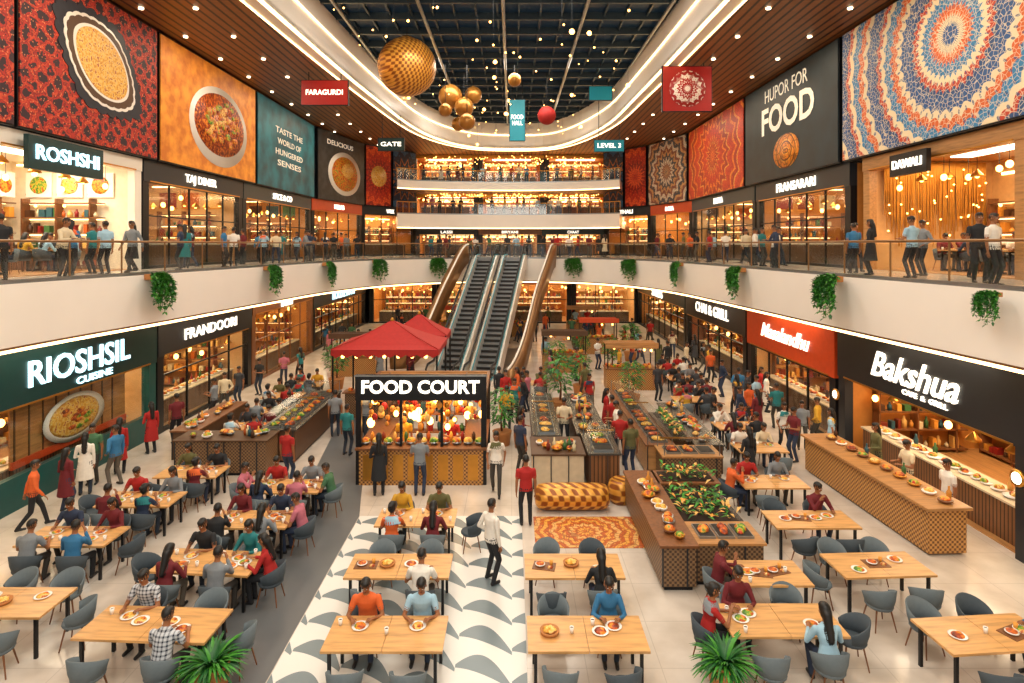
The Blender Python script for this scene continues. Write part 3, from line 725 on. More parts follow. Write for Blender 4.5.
# ------------------------------------------------------------------ food court kiosk
E = empty('food_court_kiosk', (-2.67, 17.6, 0)); b = MB(); W = 1.92
for x in (-W+.08, W-.08):
    for y in (.1, 3.0): b.box(x-.08, x+.08, y-.08, y+.08, 0, 2.6, 'black')
for x in (-.6, .6): b.box(x-.04, x+.04, .06, .14, 1.1, 2.6, 'black')
b.box(-W, W, -.05, .1, 2.5, 3.24, 'black'); b.box(-W, W, 3.1, 3.18, 2.45, 2.7, 'wood')
for s in (-1, 1): b.box(min(s*W, s*(W-.1)), max(s*W, s*(W-.1)), .1, 3.15, 2.5, 2.7, 'wood')
for k in range(9): b.box(-W+.1, W-.1, .3+k*.34, .36+k*.34, 2.62, 2.7, 'woodlt')
b.box(-W-.02, W+.02, -.07, -.05, 3.2, 3.24, 'steel')
b.obj('canopy_frame', parent=E)
text('FOOD COURT', 'sign_letters', (0, -.08, 2.88), .52, 'txt', E, 3.45, bold=.025)
b = MB(); b.box(-W+.1, W-.1, 0, .7, 0, 1.05, 'weave'); b.box(-W, W, -.1, .75, 1.05, 1.11, 'wood')
b.box(-W+.1, -W+.7, .7, 3, 0, 1.05, 'weave'); b.box(W-.7, W-.1, .7, 3, 0, 1.05, 'weave'); b.box(-W, -W+.75, .75, 3.05, 1.05, 1.1, 'wood'); b.box(W-.75, W, .75, 3.05, 1.05, 1.1, 'wood')
for k in range(11):
    x = -1.7+k*.34; b.lathe([(.08, 0), (.15, .05), (.15, .09)], (x, .3, 1.11), 'steel', 10); b.ell((x, .3, 1.22), (.14, .14, .1), FOODS[k % 4], 8, 5); b.lathe([(.05, 0), (.06, .2), (.02, .3)], (x+.15, .55, 1.11), ITEMS[k % 10], 7)
for k in range(8): b.box(-1.7+k*.44, -1.4+k*.44, -.02, 0, .15, .9, 'gold')
b.obj('serving_counter', parent=E)
goods_shelf(3.0, 77).obj('back_shelf', (-1.5, 2.5, 0), 0, E)
b = MB()
for i in range(110):
    x = R.uniform(-1.75, 1.75); y = R.uniform(.1, 2.4); z = R.uniform(1.55, 2.4); r = R.uniform(.05, .12); b.cyl((x, y, z), (x, y, 2.64), .006, .006, 'black', 4)
    b.ell((x, y, z), (r, r, r*1.25), R.choice(['bulb', 'gold', 'gold', 'red', ITEMS[7], ITEMS[0], ITEMS[2]]), 8, 6)
b.obj('hanging_lanterns', parent=E)
area('kiosk_light', (0, 1.4, 2.6), 2.8, 2, 110, (1, .7, .36), parent=E)

# ------------------------------------------------------------------ island counters
def island(nm, parts, seed, guard=True):
    r = random.Random(seed); cx = sum(p[0]+p[1] for p in parts)/2/len(parts); cy = sum(p[2]+p[3] for p in parts)/2/len(parts)
    b = MB()
    for x0, x1, y0, y1, h, bs, tp, ct in parts:
        RECT.append((x0-.35, x1+.35, y0-.35, y1+.35))
        x0 -= cx; x1 -= cx; y0 -= cy; y1 -= cy
        b.box(x0+.06, x1-.06, y0+.06, y1-.06, 0, .1, 'black'); b.box(x0, x1, y0, y1, .1, h-.05, bs); b.box(x0-.05, x1+.05, y0-.05, y1+.05, h-.05, h, tp)
        for k in range(int((x1-x0)/.5)+1):
            xx = x0+k*.5; b.box(xx, min(xx+.03, x1), y0-.02, y0, .1, h-.05, 'dark')
        if ct == 'tray':
            nx = max(1, int((x1-x0-.2)/.4)); ny = max(1, int((y1-y0-.2)/.5))
            for i in range(nx):
                for j in range(ny):
                    u = x0+.1+(x1-x0-.2)*(i+.5)/nx; v = y0+.1+(y1-y0-.2)*(j+.5)/ny; a = (x1-x0-.2)/nx*.44; c = (y1-y0-.2)/ny*.42
                    b.box(u-a, u+a, v-c, v+c, h, h+.05, 'steel'); b.box(u-a*.9, u+a*.9, v-c*.9, v+c*.9, h+.05, h+.055, 'rub')
                    q = r.random()
                    if q < .85:
                        f = r.choice(FOODS+['food1', 'food4'])
                        for z in range(4): b.ell((u+r.uniform(-.35, .35)*a, v+r.uniform(-.35, .35)*c, h+.06), (a*.5, c*.5, r.uniform(.05, .1)), f, 7, 5)
            if guard:
                for u in (x0+.03, x1-.03):
                    for v in (y0+.05, y1-.05): b.cyl((u, v, h), (u, v, h+.42), .015, .015, 'steel', 6)
                b.box(x0, x1, y0, y1, h+.41, h+.425, 'glass'); b.box(x0, x1, (y0+y1)/2-.02, (y0+y1)/2+.02, h+.36, h+.4, 'gold')
        if ct == 'plant':
            b.box(x0+.08, x1-.08, y0+.08, y1-.08, h, h+.02, 'soil')
            for i in range(int((x1-x0)*(y1-y0)*90)):
                u = r.uniform(x0+.12, x1-.12); v = r.uniform(y0+.12, y1-.12); a = r.uniform(0, 6.28); hh = r.uniform(.05, .5)
                leaf(b, (u, v, h+hh*.5), (math.cos(a), math.sin(a), r.uniform(.2, 1.2)), r.uniform(.12, .28), .08, r.choice(['leaf', 'leaf2', 'leaf', 'leaf', ITEMS[7], ITEMS[2]]))
        if ct == 'bowl':
            n = int((x1-x0)*(y1-y0)*5)+2
            for i in range(n):
                u = r.uniform(x0+.2, x1-.2); v = r.uniform(y0+.2, y1-.2); q = r.uniform(.08, .17)
                if r.random() < .3: b.lathe([(.05, 0), (.06, .16), (.025, .22), (.025, .3)], (u, v, h), r.choice(ITEMS), 8)
                else: b.lathe([(q*.5, 0), (q, .07), (q, .1), (q*.85, .08)], (u, v, h), r.choice(['plate', 'steel', 'gold', 'wood']), 12); b.ell((u, v, h+.09), (q*.8, q*.8, .07), r.choice(FOODS), 8, 5)
    return b.obj(nm, (cx, cy, 0))
island('food_island_counter', [(-10.3, -7.5, 18.3, 19.2, 1.1, 'weave2', 'brown', 'bowl'), (-8.1, -7.0, 19.4, 24.5, 1.1, 'brown', 'stone', 'tray'), (-11, -10.2, 19.4, 23, 1.05, 'brown', 'wood', 'bowl')], 3)
island('buffet_counter', [(.6, 2.05, 17.1, 18.6, 1.1, 'marble', 'brown', 'bowl'), (2.2, 3.05, 17.0, 18.8, 1.15, 'woodslat', 'stone', 'tray'), (.7, 1.5, 18.8, 24, 1.1, 'brown', 'stone', 'tray'), (2.1, 3.0, 19, 24, 1.1, 'brown', 'stone', 'bowl')], 4)
island('buffet_island', [(4.35, 6.0, 17.2, 18.1, 1.0, 'weave2', 'woodlt', 'tray'), (4.1, 4.9, 18.2, 25, 1.0, 'woodlt', 'wood', 'tray'), (5.6, 6.4, 18.2, 23, 1.0, 'brown', 'stone', 'bowl'), (4.95, 5.55, 18.6, 21.5, 1.05, 'brown', 'brown', 'plant')], 5)
island('planter_counter', [(3.05, 3.75, 12.2, 16.2, .95, 'weave2', 'wood', 'bowl'), (3.8, 5.3, 15.4, 16.2, .95, 'weave2', 'wood', 'plant'), (3.8, 5.2, 13.4, 15.3, .8, 'brown', 'stone', 'plant'), (3.8, 5.2, 12.4, 13.3, .9, 'weave2', 'woodlt', 'tray')], 6, False)
b = MB(); b.box(-.45, .45, -2.6, 2.6, .05, 1.05, 'weave'); b.box(-.55, .52, -2.7, 2.7, 1.05, 1.12, 'woodlt'); b.box(-.4, .4, -2.5, 2.5, 0, .05, 'black')
for k in range(10):
    y = -2.4+k*.5; b.lathe([(.08, 0), (.16, .05), (.16, .08)], (.1, y, 1.12), R.choice(['plate', 'wood', 'gold']), 12); b.ell((.1, y, 1.2), (.12, .12, .07), FOODS[k % 4], 8, 5)
    if k % 3 == 0: b.lathe([(.05, 0), (.06, .16), (.025, .22), (.025, .3)], (.35, y+.2, 1.12), ITEMS[k % 10], 8)
b.obj('woven_bar_counter', (9.75, 16.2, 0), .05, bevel=.02); RECT.append((9, 10.5, 13.3, 19.1))
b = MB(); b.box(-1.25, 1.3, -.8, .8, 0, .012, 'rug'); b.obj('mosaic_rug', (1.8, 14.75, 0))
b = MB(); pr = [(0.02, -1.0), (.2, -.98), (.3, -.9), (.34, -.7), (.35, 0), (.34, .7), (.3, .9), (.2, .98), (.02, 1.0)]
T = Matrix.Rotation(PI/2, 4, 'Y'); b.lathe(pr, (0, 0, 0), 'copper', 24, T); b.obj('golden_bolster', (1.6, 16.0, .35))
b = MB(); b.lathe([(.28, 0), (.36, .15), (.38, .35), (.33, .55), (.25, .62), (.22, .6)], (0, 0, 0), 'copper', 20); b.obj('brass_drum', (2.6, 16.5, 0)).location.x = 3.0
for k, (x, y, m1) in enumerate([(2.9, 33.6, 'brown'), (5.8, 29.6, 'woodlt'), (-8.5, 32.6, 'brown'), (5.6, 39.2, 'orange'), (0.4, 46.6, 'brown'), (-5, 47, 'orange'), (5.5, 47, 'woodlt')]):
    b = MB(); b.box(-1.2, 1.2, -.5, .5, 0, 1, 'weave'); b.box(-1.25, 1.25, -.55, .55, 1, 1.05, 'wood')
    for sx in (-1.15, 1.15):
        for sy in (-.5, .5): b.cyl((sx, sy, 1), (sx, sy, 2.25), .03, .03, 'black', 6)
    for q in range(9): b.box(-1.25, 1.25, -.58+q*.14, -.53+q*.14, 2.2, 2.26, m1)
    b.box(-1.28, 1.28, -.64, -.6, 2.05, 2.32, m1)
    for i in range(22): b.ell((-1.1+i*.1, R.uniform(-.4, .3), 1.12), (.09, .09, .1), R.choice(FOODS), 7, 5)
    for i in range(9): b.ell((-1+i*.25, R.uniform(-.5, .4), R.uniform(1.8, 2.1)), (.06, .06, .07), R.choice(['bulb', 'gold', 'red']), 6, 5)
    b.obj('market_stall', (x, y, 0)); OCC.append((x, y, 1.5))

# ------------------------------------------------------------------ furniture
def chair_mesh(mt):
    b = MB(); N = 16; vs = []; A = math.radians(112)
    for k in range(N+1):
        th = -A+2*A*k/N; q = abs(th)/A; top = .80-.19*q**1.6; low = .40
        for r, z in ((.225, low), (.265, .55), (.285, top), (.262, top+.005), (.24, .55), (.20, low)):
            vs.append((r*math.sin(th), .02-r*math.cos(th)*(1+.06*(z-.4)), z))
    fs = []
    for k in range(N):
        for e in range(5): fs.append((6*k+e, 6*k+e+1, 6*k+7+e, 6*k+6+e))
        fs.append((6*k+5, 6*k, 6*k+6, 6*k+11))
    fs += [(0, 1, 2, 3, 4, 5), tuple(6*N+e for e in (5, 4, 3, 2, 1, 0))]
    b.add(vs, fs, mt, True)
    b.lathe([(.16, .37), (.22, .38), (.24, .41), (.235, .44), (.2, .45)], (0, .02, 0), mt, 18)
    for sx in (-1, 1):
        for sy in (-1, 1): b.cyl((sx*.13, .02+sy*.13, .39), (sx*.2, .02+sy*.2, 0), .016, .011, 'wood', 7)
    return b.mesh('dining_chair')
CH = [chair_mesh('chair'), chair_mesh('chair2')]
def table_mesh(w, d=.9):
    b = MB(); h = w/2
    if w > 1.6: b.box(-h, -.004, -d/2, d/2, .71, .75, 'tablewood'); b.box(.004, h, -d/2, d/2, .71, .75, 'tablewood')
    else: b.box(-h, h, -d/2, d/2, .71, .75, 'tablewood')
    for sx in (-1, 1):
        x = sx*(h-.12); b.box(x-.025, x+.025, -d/2+.06, -d/2+.11, 0, .71, 'black'); b.box(x-.025, x+.025, d/2-.11, d/2-.06, 0, .71, 'black'); b.box(x-.025, x+.025, -d/2+.11, d/2-.11, .66, .71, 'black')
    b.box(-h+.12, h-.12, -.03, .03, .67, .71, 'black')
    return b.mesh('dining_table')
TM = {}
def plate_mesh(f):
    b = MB(); b.lathe([(.07, 0), (.125, .012), (.14, .022), (.125, .02), (.06, .01)], (0, 0, 0), 'plate', 18); b.ell((0, 0, .018), (.1, .095, .035), f, 12, 6); b.ell((.03, .02, .04), (.05, .045, .02), 'food1', 8, 5); return b.mesh('plate_of_food')
def tray_mesh():
    b = MB(); b.box(-.22, .22, -.15, .15, 0, .012, 'wood'); b.lathe([(.05, .012), (.1, .04), (.1, .05)], (-.08, 0, 0), 'plate', 12); b.ell((-.08, 0, .05), (.085, .085, .03), 'food1', 10, 5); b.lathe([(.03, .012), (.035, .1)], (.13, .06, 0), ITEMS[7], 10); b.ell((.12, -.05, .02), (.06, .05, .03), 'food2', 8, 5); return b.mesh('serving_tray')
def bread_mesh():
    b = MB(); b.lathe([(.08, 0), (.15, .02), (.16, .06), (.14, .06), (.07, .02)], (0, 0, 0), 'terracotta', 16)
    for k in range(5): b.ell((.06*math.cos(k*1.3), .06*math.sin(k*1.3), .06), (.06, .045, .03), 'food2', 8, 5)
    return b.mesh('bread_basket')
def cup_mesh():
    b = MB(); b.lathe([(.028, 0), (.036, .1), (.033, .1), (.026, .01)], (0, 0, 0), 'plate', 12); b.lathe([(.03, .08), (.03, .085)], (0, 0, 0), 'brown', 10); return b.mesh('drinking_cup')
PM = [plate_mesh(f) for f in FOODS]; TRM = tray_mesh(); CM = cup_mesh(); BM = bread_mesh()

# ------------------------------------------------------------------ people
SK = mat('skin_tone', '#96603c', .55, 0, .05)
HAIR = mat('black_hair', '#100c0a', .5, 0, .2, 30); SHOE = mat('dark_shoe', '#1c1a1a', .5); EW = mat('eye_white', '#e8e4dc', .3); LIP = mat('lip', '#7a3a30', .5)
SH = {k: mat('cloth_'+k, c, .8, 0, .12, 14) for k, c in dict(white='#e6e0d6', orange='#d8622a', red='#a81e1c', blue='#2f6f9c', teal='#1f7478', black='#1e2024', grey='#7c8288', navy='#22304a', pink='#b86878', green='#3f6a4a', yellow='#cc9c2c', maroon='#6a1a22', sky='#9cc0d4', cream='#d8c8a8', olive='#5c5a34', charcoal='#34363c').items()}
def chk():
    t = NT('checked_shirt'); x = t.xyz(); a = t.m('GREATER_THAN', t.m('FRACT', t.m('MULTIPLY', x[0], 16.0)), .6); c = t.m('GREATER_THAN', t.m('FRACT', t.m('MULTIPLY', x[2], 16.0)), .6)
    return t.fin(t.mix(t.m('MULTIPLY', t.m('ADD', a, c), .5), hx('#c8ccd2'), hx('#2a3140')), .8)
SH['check'] = chk()
PT = [mat('trouser_'+str(i), c, .8) for i, c in enumerate(['#1a1b20', '#28344c', '#3a3632', '#5a5248', '#202c3c'])]
V = Vector
def ik(S, W, l1, l2, pole):
    d = W-S; L = min(d.length, (l1+l2)*.995); u = d.normalized(); a = (l1*l1-l2*l2+L*L)/(2*L); h = math.sqrt(max(0, l1*l1-a*a))
    p = pole-u*pole.dot(u); p.normalize(); return S+u*a+p*h, S+u*L
def caps(p0, p1, r0, r1, lab, out, n=12):
    p0 = V(p0); p1 = V(p1); d = (p1-p0); L = d.length; d.normalize(); a = d.orthogonal().normalized(); c = d.cross(a); rings = []
    for k in (-80, -50, -25): q = math.radians(k); rings.append((p0+d*(r0*math.sin(q)), r0*math.cos(q)))
    m = max(2, int(L/.025))
    for k in range(m+1): t = k/m; rings.append((p0.lerp(p1, t), r0+(r1-r0)*t))
    for k in (25, 50, 80): q = math.radians(k); rings.append((p1+d*(r1*math.sin(q)), r1*math.cos(q)))
    vs = []; fs = []
    for p, r in rings:
        for i in range(n): t = 2*PI*i/n; vs.append(p+a*(r*math.cos(t))+c*(r*math.sin(t)))
    for k in range(len(rings)-1):
        for i in range(n): j = (i+1) % n; fs.append((k*n+i, k*n+j, (k+1)*n+j, (k+1)*n+i))
    fs += [tuple(range(n-1, -1, -1)), tuple(range((len(rings)-1)*n, len(rings)*n))]
    out.append((vs, fs, lab))
def loft(rings, lab, out, n=20, sub=3):
    RR = []
    for k in range(len(rings)-1):
        for q in range(sub):
            t = q/sub; A, B = rings[k], rings[k+1]; RR.append((A[0].lerp(B[0], t), A[1].lerp(B[1], t), A[2].lerp(B[2], t), A[3]*(1-t)+B[3]*t, A[4]*(1-t)+B[4]*t))
    RR.append(rings[-1]); vs = []; fs = []
    for c, ax, ay, rx, ry in RR:
        for i in range(n): t = 2*PI*i/n; vs.append(c+ax*(rx*math.cos(t))+ay*(ry*math.sin(t)))
    for k in range(len(RR)-1):
        for i in range(n): j = (i+1) % n; fs.append((k*n+i, k*n+j, (k+1)*n+j, (k+1)*n+i))
    fs += [tuple(range(n-1, -1, -1)), tuple(range((len(RR)-1)*n, len(RR)*n))]
    out.append((vs, fs, lab))
def ellp(c, r, lab, out, T):
    b = MB(); b.ell((0, 0, 0), r, SK, 16, 12, T @ Matrix.Translation(c)); out.append(([V(v) for v in b.v], b.f, lab))
def person(name, sit=False, lean=0., wrists=None, ankles=None, female=False, hair='short', sleeve='short', look=(0, 0), skirt=False, scarf=False, poles=None, curl=.5):
    P = V((0, 0, .555 if sit else .93)); RL = Matrix.Rotation(-lean, 3, 'X'); ax = V((1, 0, 0)); ay = RL @ V((0, 1, 0)); up = RL @ V((0, 0, 1))
    def S(s, x=0, y=0): return P+up*s+ax*x+ay*y
    o = []; k = .9 if female else 1
    if female: R_ = [(-.09,.13,.09),(0,.17,.12),(.10,.16,.112),(.22,.122,.092),(.33,.145,.12),(.41,.16,.105),(.465,.15,.085),(.505,.085,.065),(.53,.055,.055)]
    else: R_ = [(-.09,.13,.09),(0,.165,.118),(.12,.155,.112),(.22,.148,.105),(.33,.17,.118),(.42,.188,.115),(.47,.175,.09),(.51,.10,.07),(.54,.062,.06)]
    loft([(S(a), ax, ay, x, y) for a, x, y in R_[:2]], 2, o); loft([(S(a), ax, ay, x+.004, y+.004) for a, x, y in [(-.05, R_[1][1]+.003, R_[1][2]+.003)]+R_[1:]], 1, o)
    shx = .17 if female else .195
    W = wrists or [V((-.24, .03, .80)), V((.24, .03, .80))]
    ARM = []
    for i, s in enumerate((-1, 1)):
        sh = S(.435, s*shx); pole = (poles[i] if poles else V((s*.5, -.6, -.5))); el, wr = ik(sh, V(W[i]), .29, .255, pole)
        caps(sh, sh.lerp(el, .55), .062*k, .056*k, 1, o)
        if sleeve == 'long': caps(sh.lerp(el, .5), el, .052*k, .045*k, 1, o); caps(el, el.lerp(wr, .9), .045*k, .034*k, 1, o)
        else: caps(sh.lerp(el, .5), el, .044*k, .039*k, 0, o); caps(el, wr, .039*k, .026*k, 0, o)
        d = (wr-el).normalized(); d = (d+V((0, .15, 0))).normalized() if wrists else d
        nn = V((0, 0, -1)) if wrists and abs(d.z) < .8 else V((-s, 0, 0))
        n0 = nn.copy(); sd = d.cross(nn).normalized(); nn = sd.cross(d)
        if nn.dot(n0) < 0: nn = -nn
        loft([(wr-d*.01, sd, nn, .024, .018), (wr+d*.03, sd, nn, .036, .018), (wr+d*.085, sd, nn, .038, .015), (wr+d*.095, sd, nn, .03, .01)], 0, o, 12)
        ARM.append((wr, d, nn, sd, s))
    A = ankles or [V((-.11, 0, .085)), V((.11, 0, .085))]
    for i, s in enumerate((-1, 1)):
        hp = P+V((s*.09, 0, -.02 if not sit else 0)); kn, an = ik(hp, V(A[i]), .44, .43, V((s*.12, 1, .15)) if not sit else V((s*.1, .5, 1)))
        caps(hp, kn, .09*(1 if not female else .98), .062, 2, o); caps(kn, an, .06, .048, 2, o)
        caps(an+V((0, -.03, -.04)), an+V((0, .15, -.047)), .04, .032, 4, o)
    if skirt and not sit:
        loft([(P+V((0, 0, .05)), ax, V((0, 1, 0)), .168, .125), (P+V((0, 0, -.15)), ax, V((0, 1, 0)), .19, .15), (P+V((0, 0, -.48)), ax, V((0, 1, 0)), .225, .19)], 1, o)
    HC = S(.50, 0, .02)+(RL @ V((0, 0, .195)) + V((0, 0, .195)))*.5
    caps(S(.47), HC+V((0, -.015, -.06)), .056*k, .052*k, 0, o)
    H = Matrix.Translation(HC) @ Matrix.Rotation(look[0], 4, 'Z') @ Matrix.Rotation(-look[1], 4, 'X')
    ellp((0, 0, .01), (.077, .096, .108), 0, o, H); ellp((0, .03, -.055), (.052, .055, .058), 0, o, H)
    ellp((0, -.016, .036), (.089, .1, .103), 3, o, H); ellp((0, .02, .075), (.075, .076, .058), 3, o, H)
    if hair == 'long':
        ellp((0, -.04, -.02), (.092, .085, .12), 3, o, H)
        caps(H @ V((0, -.07, -.04)), S(.30, 0, -.125), .078, .05, 3, o)
    if hair == 'bun': ellp((0, -.12, .03), (.045, .045, .045), 3, o, H); ellp((0, -.03, -.01), (.09, .085, .1), 3, o, H)
    if scarf: loft([(S(.36, .03, .0), ax, ay, .185, .14), (S(.47, 0, 0), ax, ay, .17, .12), (S(.52, 0, 0), ax, ay, .085, .085)], 7, o)
    tb = MB()
    for vs, fs, lab in o: tb.add(vs, fs, SK)
    tmp = bpy.data.objects.new('tmp', tb.mesh('tmp')); COL.objects.link(tmp)
    r = tmp.modifiers.new('r', 'REMESH'); r.mode = 'VOXEL'; r.voxel_size = .0125; r.use_smooth_shade = True
    sm = tmp.modifiers.new('s', 'SMOOTH'); sm.factor = .5; sm.iterations = 2
    bpy.context.view_layer.update()
    me = bpy.data.meshes.new_from_object(tmp.evaluated_get(bpy.context.evaluated_depsgraph_get())); bpy.data.objects.remove(tmp)
    tot = sum(len(x[0]) for x in o); kd = kdtree.KDTree(tot); labs = []; c = 0
    for vs, fs, lab in o:
        for v in vs: kd.insert(v, c); labs.append(lab); c += 1
    kd.balance()
    slots = [SK, SH['white'], PT[0], HAIR, SHOE, EW, LIP, SH['red']]
    b = MB(); b.mats = list(slots)
    b.v = [tuple(v.co) for v in me.vertices]; b.f = [list(p.vertices) for p in me.polygons]; b.s = [True]*len(b.f)
    b.m = [labs[kd.find(p.center)[1]] for p in me.polygons]
    bpy.data.meshes.remove(me)
    b.ell((0, .1, -.012), (.012, .02, .022), SK, 8, 6, H)
    for s in (-1, 1):
        b.ell((s*.031, .086, .003), (.014, .012, .009), EW, 8, 6, H); b.ell((s*.031, .095, .003), (.007, .006, .007), HAIR, 6, 5, H)
        b.ell((s*.032, .092, .024), (.019, .008, .004), HAIR, 8, 4, H); b.ell((s*.082, -.002, -.006), (.012, .02, .03), SK, 8, 6, H)
    b.ell((0, .088, -.06), (.023, .008, .007), LIP, 8, 5, H)
    for wr, d, nn, sd, s in ARM:
        for q, (off, L) in enumerate(((-.027, .072), (-.009, .08), (.009, .075), (.027, .058))):
            p0 = wr+d*.075+sd*off; p1 = p0+d*L*.5+nn*L*.12*curl; p2 = p1+(d*.8+nn*curl).normalized()*L*.35; p3 = p2+(d*.5+nn*1.2*curl).normalized()*L*.3
            b.tube([p0, p1, p2, p3], [.009, .0085, .008, .005], SK, 6)
        sg = 1 if (sd.x*s) < 0 else -1
        p0 = wr+d*.03+sd*sg*.026; p1 = p0+(d*.6+sd*sg*.8).normalized()*.035; p2 = p1+(d+nn*.3).normalized()*.03
        b.tube([p0, p1, p2], [.012, .010, .006], SK, 6)
    return b.mesh(name)
vv = V
PEO = {
 'man': person('standing_man'),
 'man2': person('standing_man', wrists=[vv((-.14, .28, 1.12)), vv((.10, .30, 1.15))], look=(.1, .35)),
 'walk': person('walking_man', ankles=[vv((-.1, .30, .085)), vv((.1, -.30, .13))], wrists=[vv((-.25, -.16, .86)), vv((.25, .22, .88))], sleeve='long', lean=.05),
 'hip': person('standing_man', wrists=[vv((-.2, .1, .98)), vv((.25, .05, .8))], sleeve='long', ankles=[vv((-.16, .03, .085)), vv((.14, -.04, .085))], look=(.4, .1)),
 'rail': person('leaning_man', wrists=[vv((-.18, .42, 1.14)), vv((.18, .42, 1.14))], lean=.2, sleeve='long'),
 'wom': person('standing_woman', female=True, hair='long', skirt=True, sleeve='long', wrists=[vv((-.12, .24, 1.05)), vv((.21, .04, .82))]),
 'wwalk': person('walking_woman', female=True, hair='long', ankles=[vv((-.09, .24, .085)), vv((.09, -.24, .12))], wrists=[vv((-.22, -.12, .86)), vv((.22, .2, .9))], scarf=True),
 'sm1': person('seated_man', True, .28, [vv((-.17, .42, .80)), vv((.17, .44, .80))], [vv((-.13, .40, .085)), vv((.13, .34, .085))], look=(0, .35), sleeve='short'),
 'sm2': person('seated_man', True, .18, [vv((-.2, .42, .80)), vv((.06, .33, 1.02))], [vv((-.14, .34, .085)), vv((.14, .42, .085))], look=(.35, .2), sleeve='long'),
 'sw1': person('seated_woman', True, .25, [vv((-.14, .42, .80)), vv((.16, .42, .80))], [vv((-.1, .38, .085)), vv((.1, .38, .085))], female=True, hair='long', look=(0, .3), sleeve='long'),
 'sw2': person('seated_woman', True, .15, [vv((-.15, .42, .80)), vv((.1, .36, .95))], [vv((-.1, .34, .085)), vv((.1, .40, .085))], female=True, hair='bun', look=(-.3, .2), sleeve='short', scarf=True),
}
NM = dict(man='standing_man', man2='standing_man', walk='walking_man', hip='standing_man', rail='leaning_man', wom='standing_woman', wwalk='walking_woman', sm1='seated_man', sm2='seated_man', sw1='seated_woman', sw2='seated_woman')
KEYS = [k for k in SH if k not in ('check',)]+['black', 'navy', 'maroon', 'red', 'white', 'charcoal']
def put(kind, x, y, rz, shirt=None, pants=None, z=0, sc=None, acc=None):
    s = sc or (R.uniform(.96, 1.02) if kind[0] != 's' else 1)
    o = inst(PEO[kind], NM[kind], (x, y, z), rz, None, s)
    def setm(i, m): o.material_slots[i].link = 'OBJECT'; o.material_slots[i].material = m
    setm(1, SH[shirt or R.choice(KEYS)]); setm(2, PT[pants if pants is not None else R.randrange(5)]); setm(7, SH[acc or R.choice(KEYS)])
    return o
def table(x, y, w=2.0, rz=0, seats='cccc', ends='..', cols=None, plates=None, d=.9, z=0):
    key = (round(w, 1), d)
    if z == 0: OCC.append((x, y, 1.45))
    if plates is None: plates = R.choice([2, 3, 3, 4])
    if key not in TM: TM[key] = table_mesh(*key)
    inst(TM[key], 'dining_table', (x, y, z), rz)
    ca, sa = math.cos(rz), math.sin(rz); w = key[0]
    def tw(lx, ly): return (x+lx*ca-ly*sa, y+lx*sa+ly*ca)
    cols = list(cols or []); oc = []
    spec = [(seats[0], -w*.25, d/2, PI), (seats[1], w*.25, d/2, PI), (seats[2], -w*.25, -d/2, 0), (seats[3], w*.25, -d/2, 0), (ends[0], -w/2, 0, -HP), (ends[1], w/2, 0, HP)]
    for c, lx, ly, r in spec:
        if c == '.': continue
        off = .26 if c != 'c' else R.uniform(.26, .38)
        px, py = tw(lx-(-math.sin(r))*off, ly-math.cos(r)*off); rr = rz+r+(R.uniform(-.3, .3) if c == 'c' else R.uniform(-.06, .06))
        inst(CH[0 if R.random() < .7 else 1], 'dining_chair', (px, py, z), rr)
        if c in 'mnwv':
            kind = dict(m='sm1', n='sm2', w='sw1', v='sw2')[c]; put(kind, px, py, rr, cols.pop(0) if cols else None, z=z); oc.append((lx, ly, r))
    for lx, ly, r in oc:
        qx, qy = tw(lx+(-math.sin(r))*.3, ly+math.cos(r)*.3); inst(R.choice(PM), 'plate_of_food', (qx, qy, z+.75), R.uniform(0, 6))
        if R.random() < .7: qx, qy = tw(lx+(-math.sin(r))*.25+.34*math.cos(r), ly+math.cos(r)*.25+.34*math.sin(r)); inst(CM, 'drinking_cup', (qx, qy, z+.75), 0)
    if len(oc) < 4:
        for i in range(plates):
            lx = -w*.4+w*.8*(i+.5)/plates+R.uniform(-.08, .08); ly = R.uniform(-.2, .2) if not oc else R.uniform(-.05, .05)
            if oc and min(abs(lx-q[0]) for q in oc) < .2: continue
            qx, qy = tw(lx, ly); q = R.random(); inst(TRM if q < .25 else (BM if q < .5 else (CM if q < .6 else R.choice(PM))), 'serving_dish', (qx, qy, z+.75), rz+R.choice([0, .3, -.2]))
table(1.2, 9.75, 1.95, 0, 'cwcc', '..', ['blue'])
table(-2.03, 9.75, 1.95, 0, 'mmcc', '..', ['orange', 'sky'])
table(-2.2, 11.8, 2.0, 0, 'cccm', '..', ['white'])
table(1.2, 11.8, 1.9, 0, 'cccw', '..', ['black'])
table(-5.95, 10.0, 2.2, -.05, 'mccm', '.c', ['check', 'check'])
table(-8.9, 10.6, 1.8, 0, 'cccc', '.c')
table(4.5, 10.1, 1.95, 0, 'wccw', 'vc', ['maroon', 'sky', 'red'])
table(7.7, 9.75, 1.9, .08, 'ccc.', '.w', ['blue'])
table(7.2, 11.85, 1.8, .05, 'cccc', 'c.')
table(6.85, 13.8, 1.9, 0, 'cncc', '..', ['maroon'])
table(4.9, 11.55, 1.4, .0, '....', 'n.', ['maroon'])
table(-6.0, 11.95, 2.0, -.08, 'mwwn', 'cw', ['black', 'teal', 'maroon', 'grey', 'red'])
table(-9.5, 13.0, 1.9, 0, 'mwmn', '.c', ['navy', 'maroon', 'grey', 'blue'])
table(-9.2, 14.9, 1.8, .0, 'mwnv', 'c.', ['red', 'grey', 'maroon', 'navy'])
table(-8.9, 16.7, 1.7, 0, 'wmcv', '..')
table(-5.9, 15.7, 1.9, .0, 'mmwn', 'nm', ['red', 'grey', 'navy', 'pink'])
table(-6.0, 13.8, 1.9, .0, 'wmnw', '.m', ['maroon', 'navy', 'black', 'grey', 'pink'])
table(-2.2, 13.9, 1.8, 0, 'wmvw', '.c', ['yellow', 'olive', 'orange', 'maroon'])
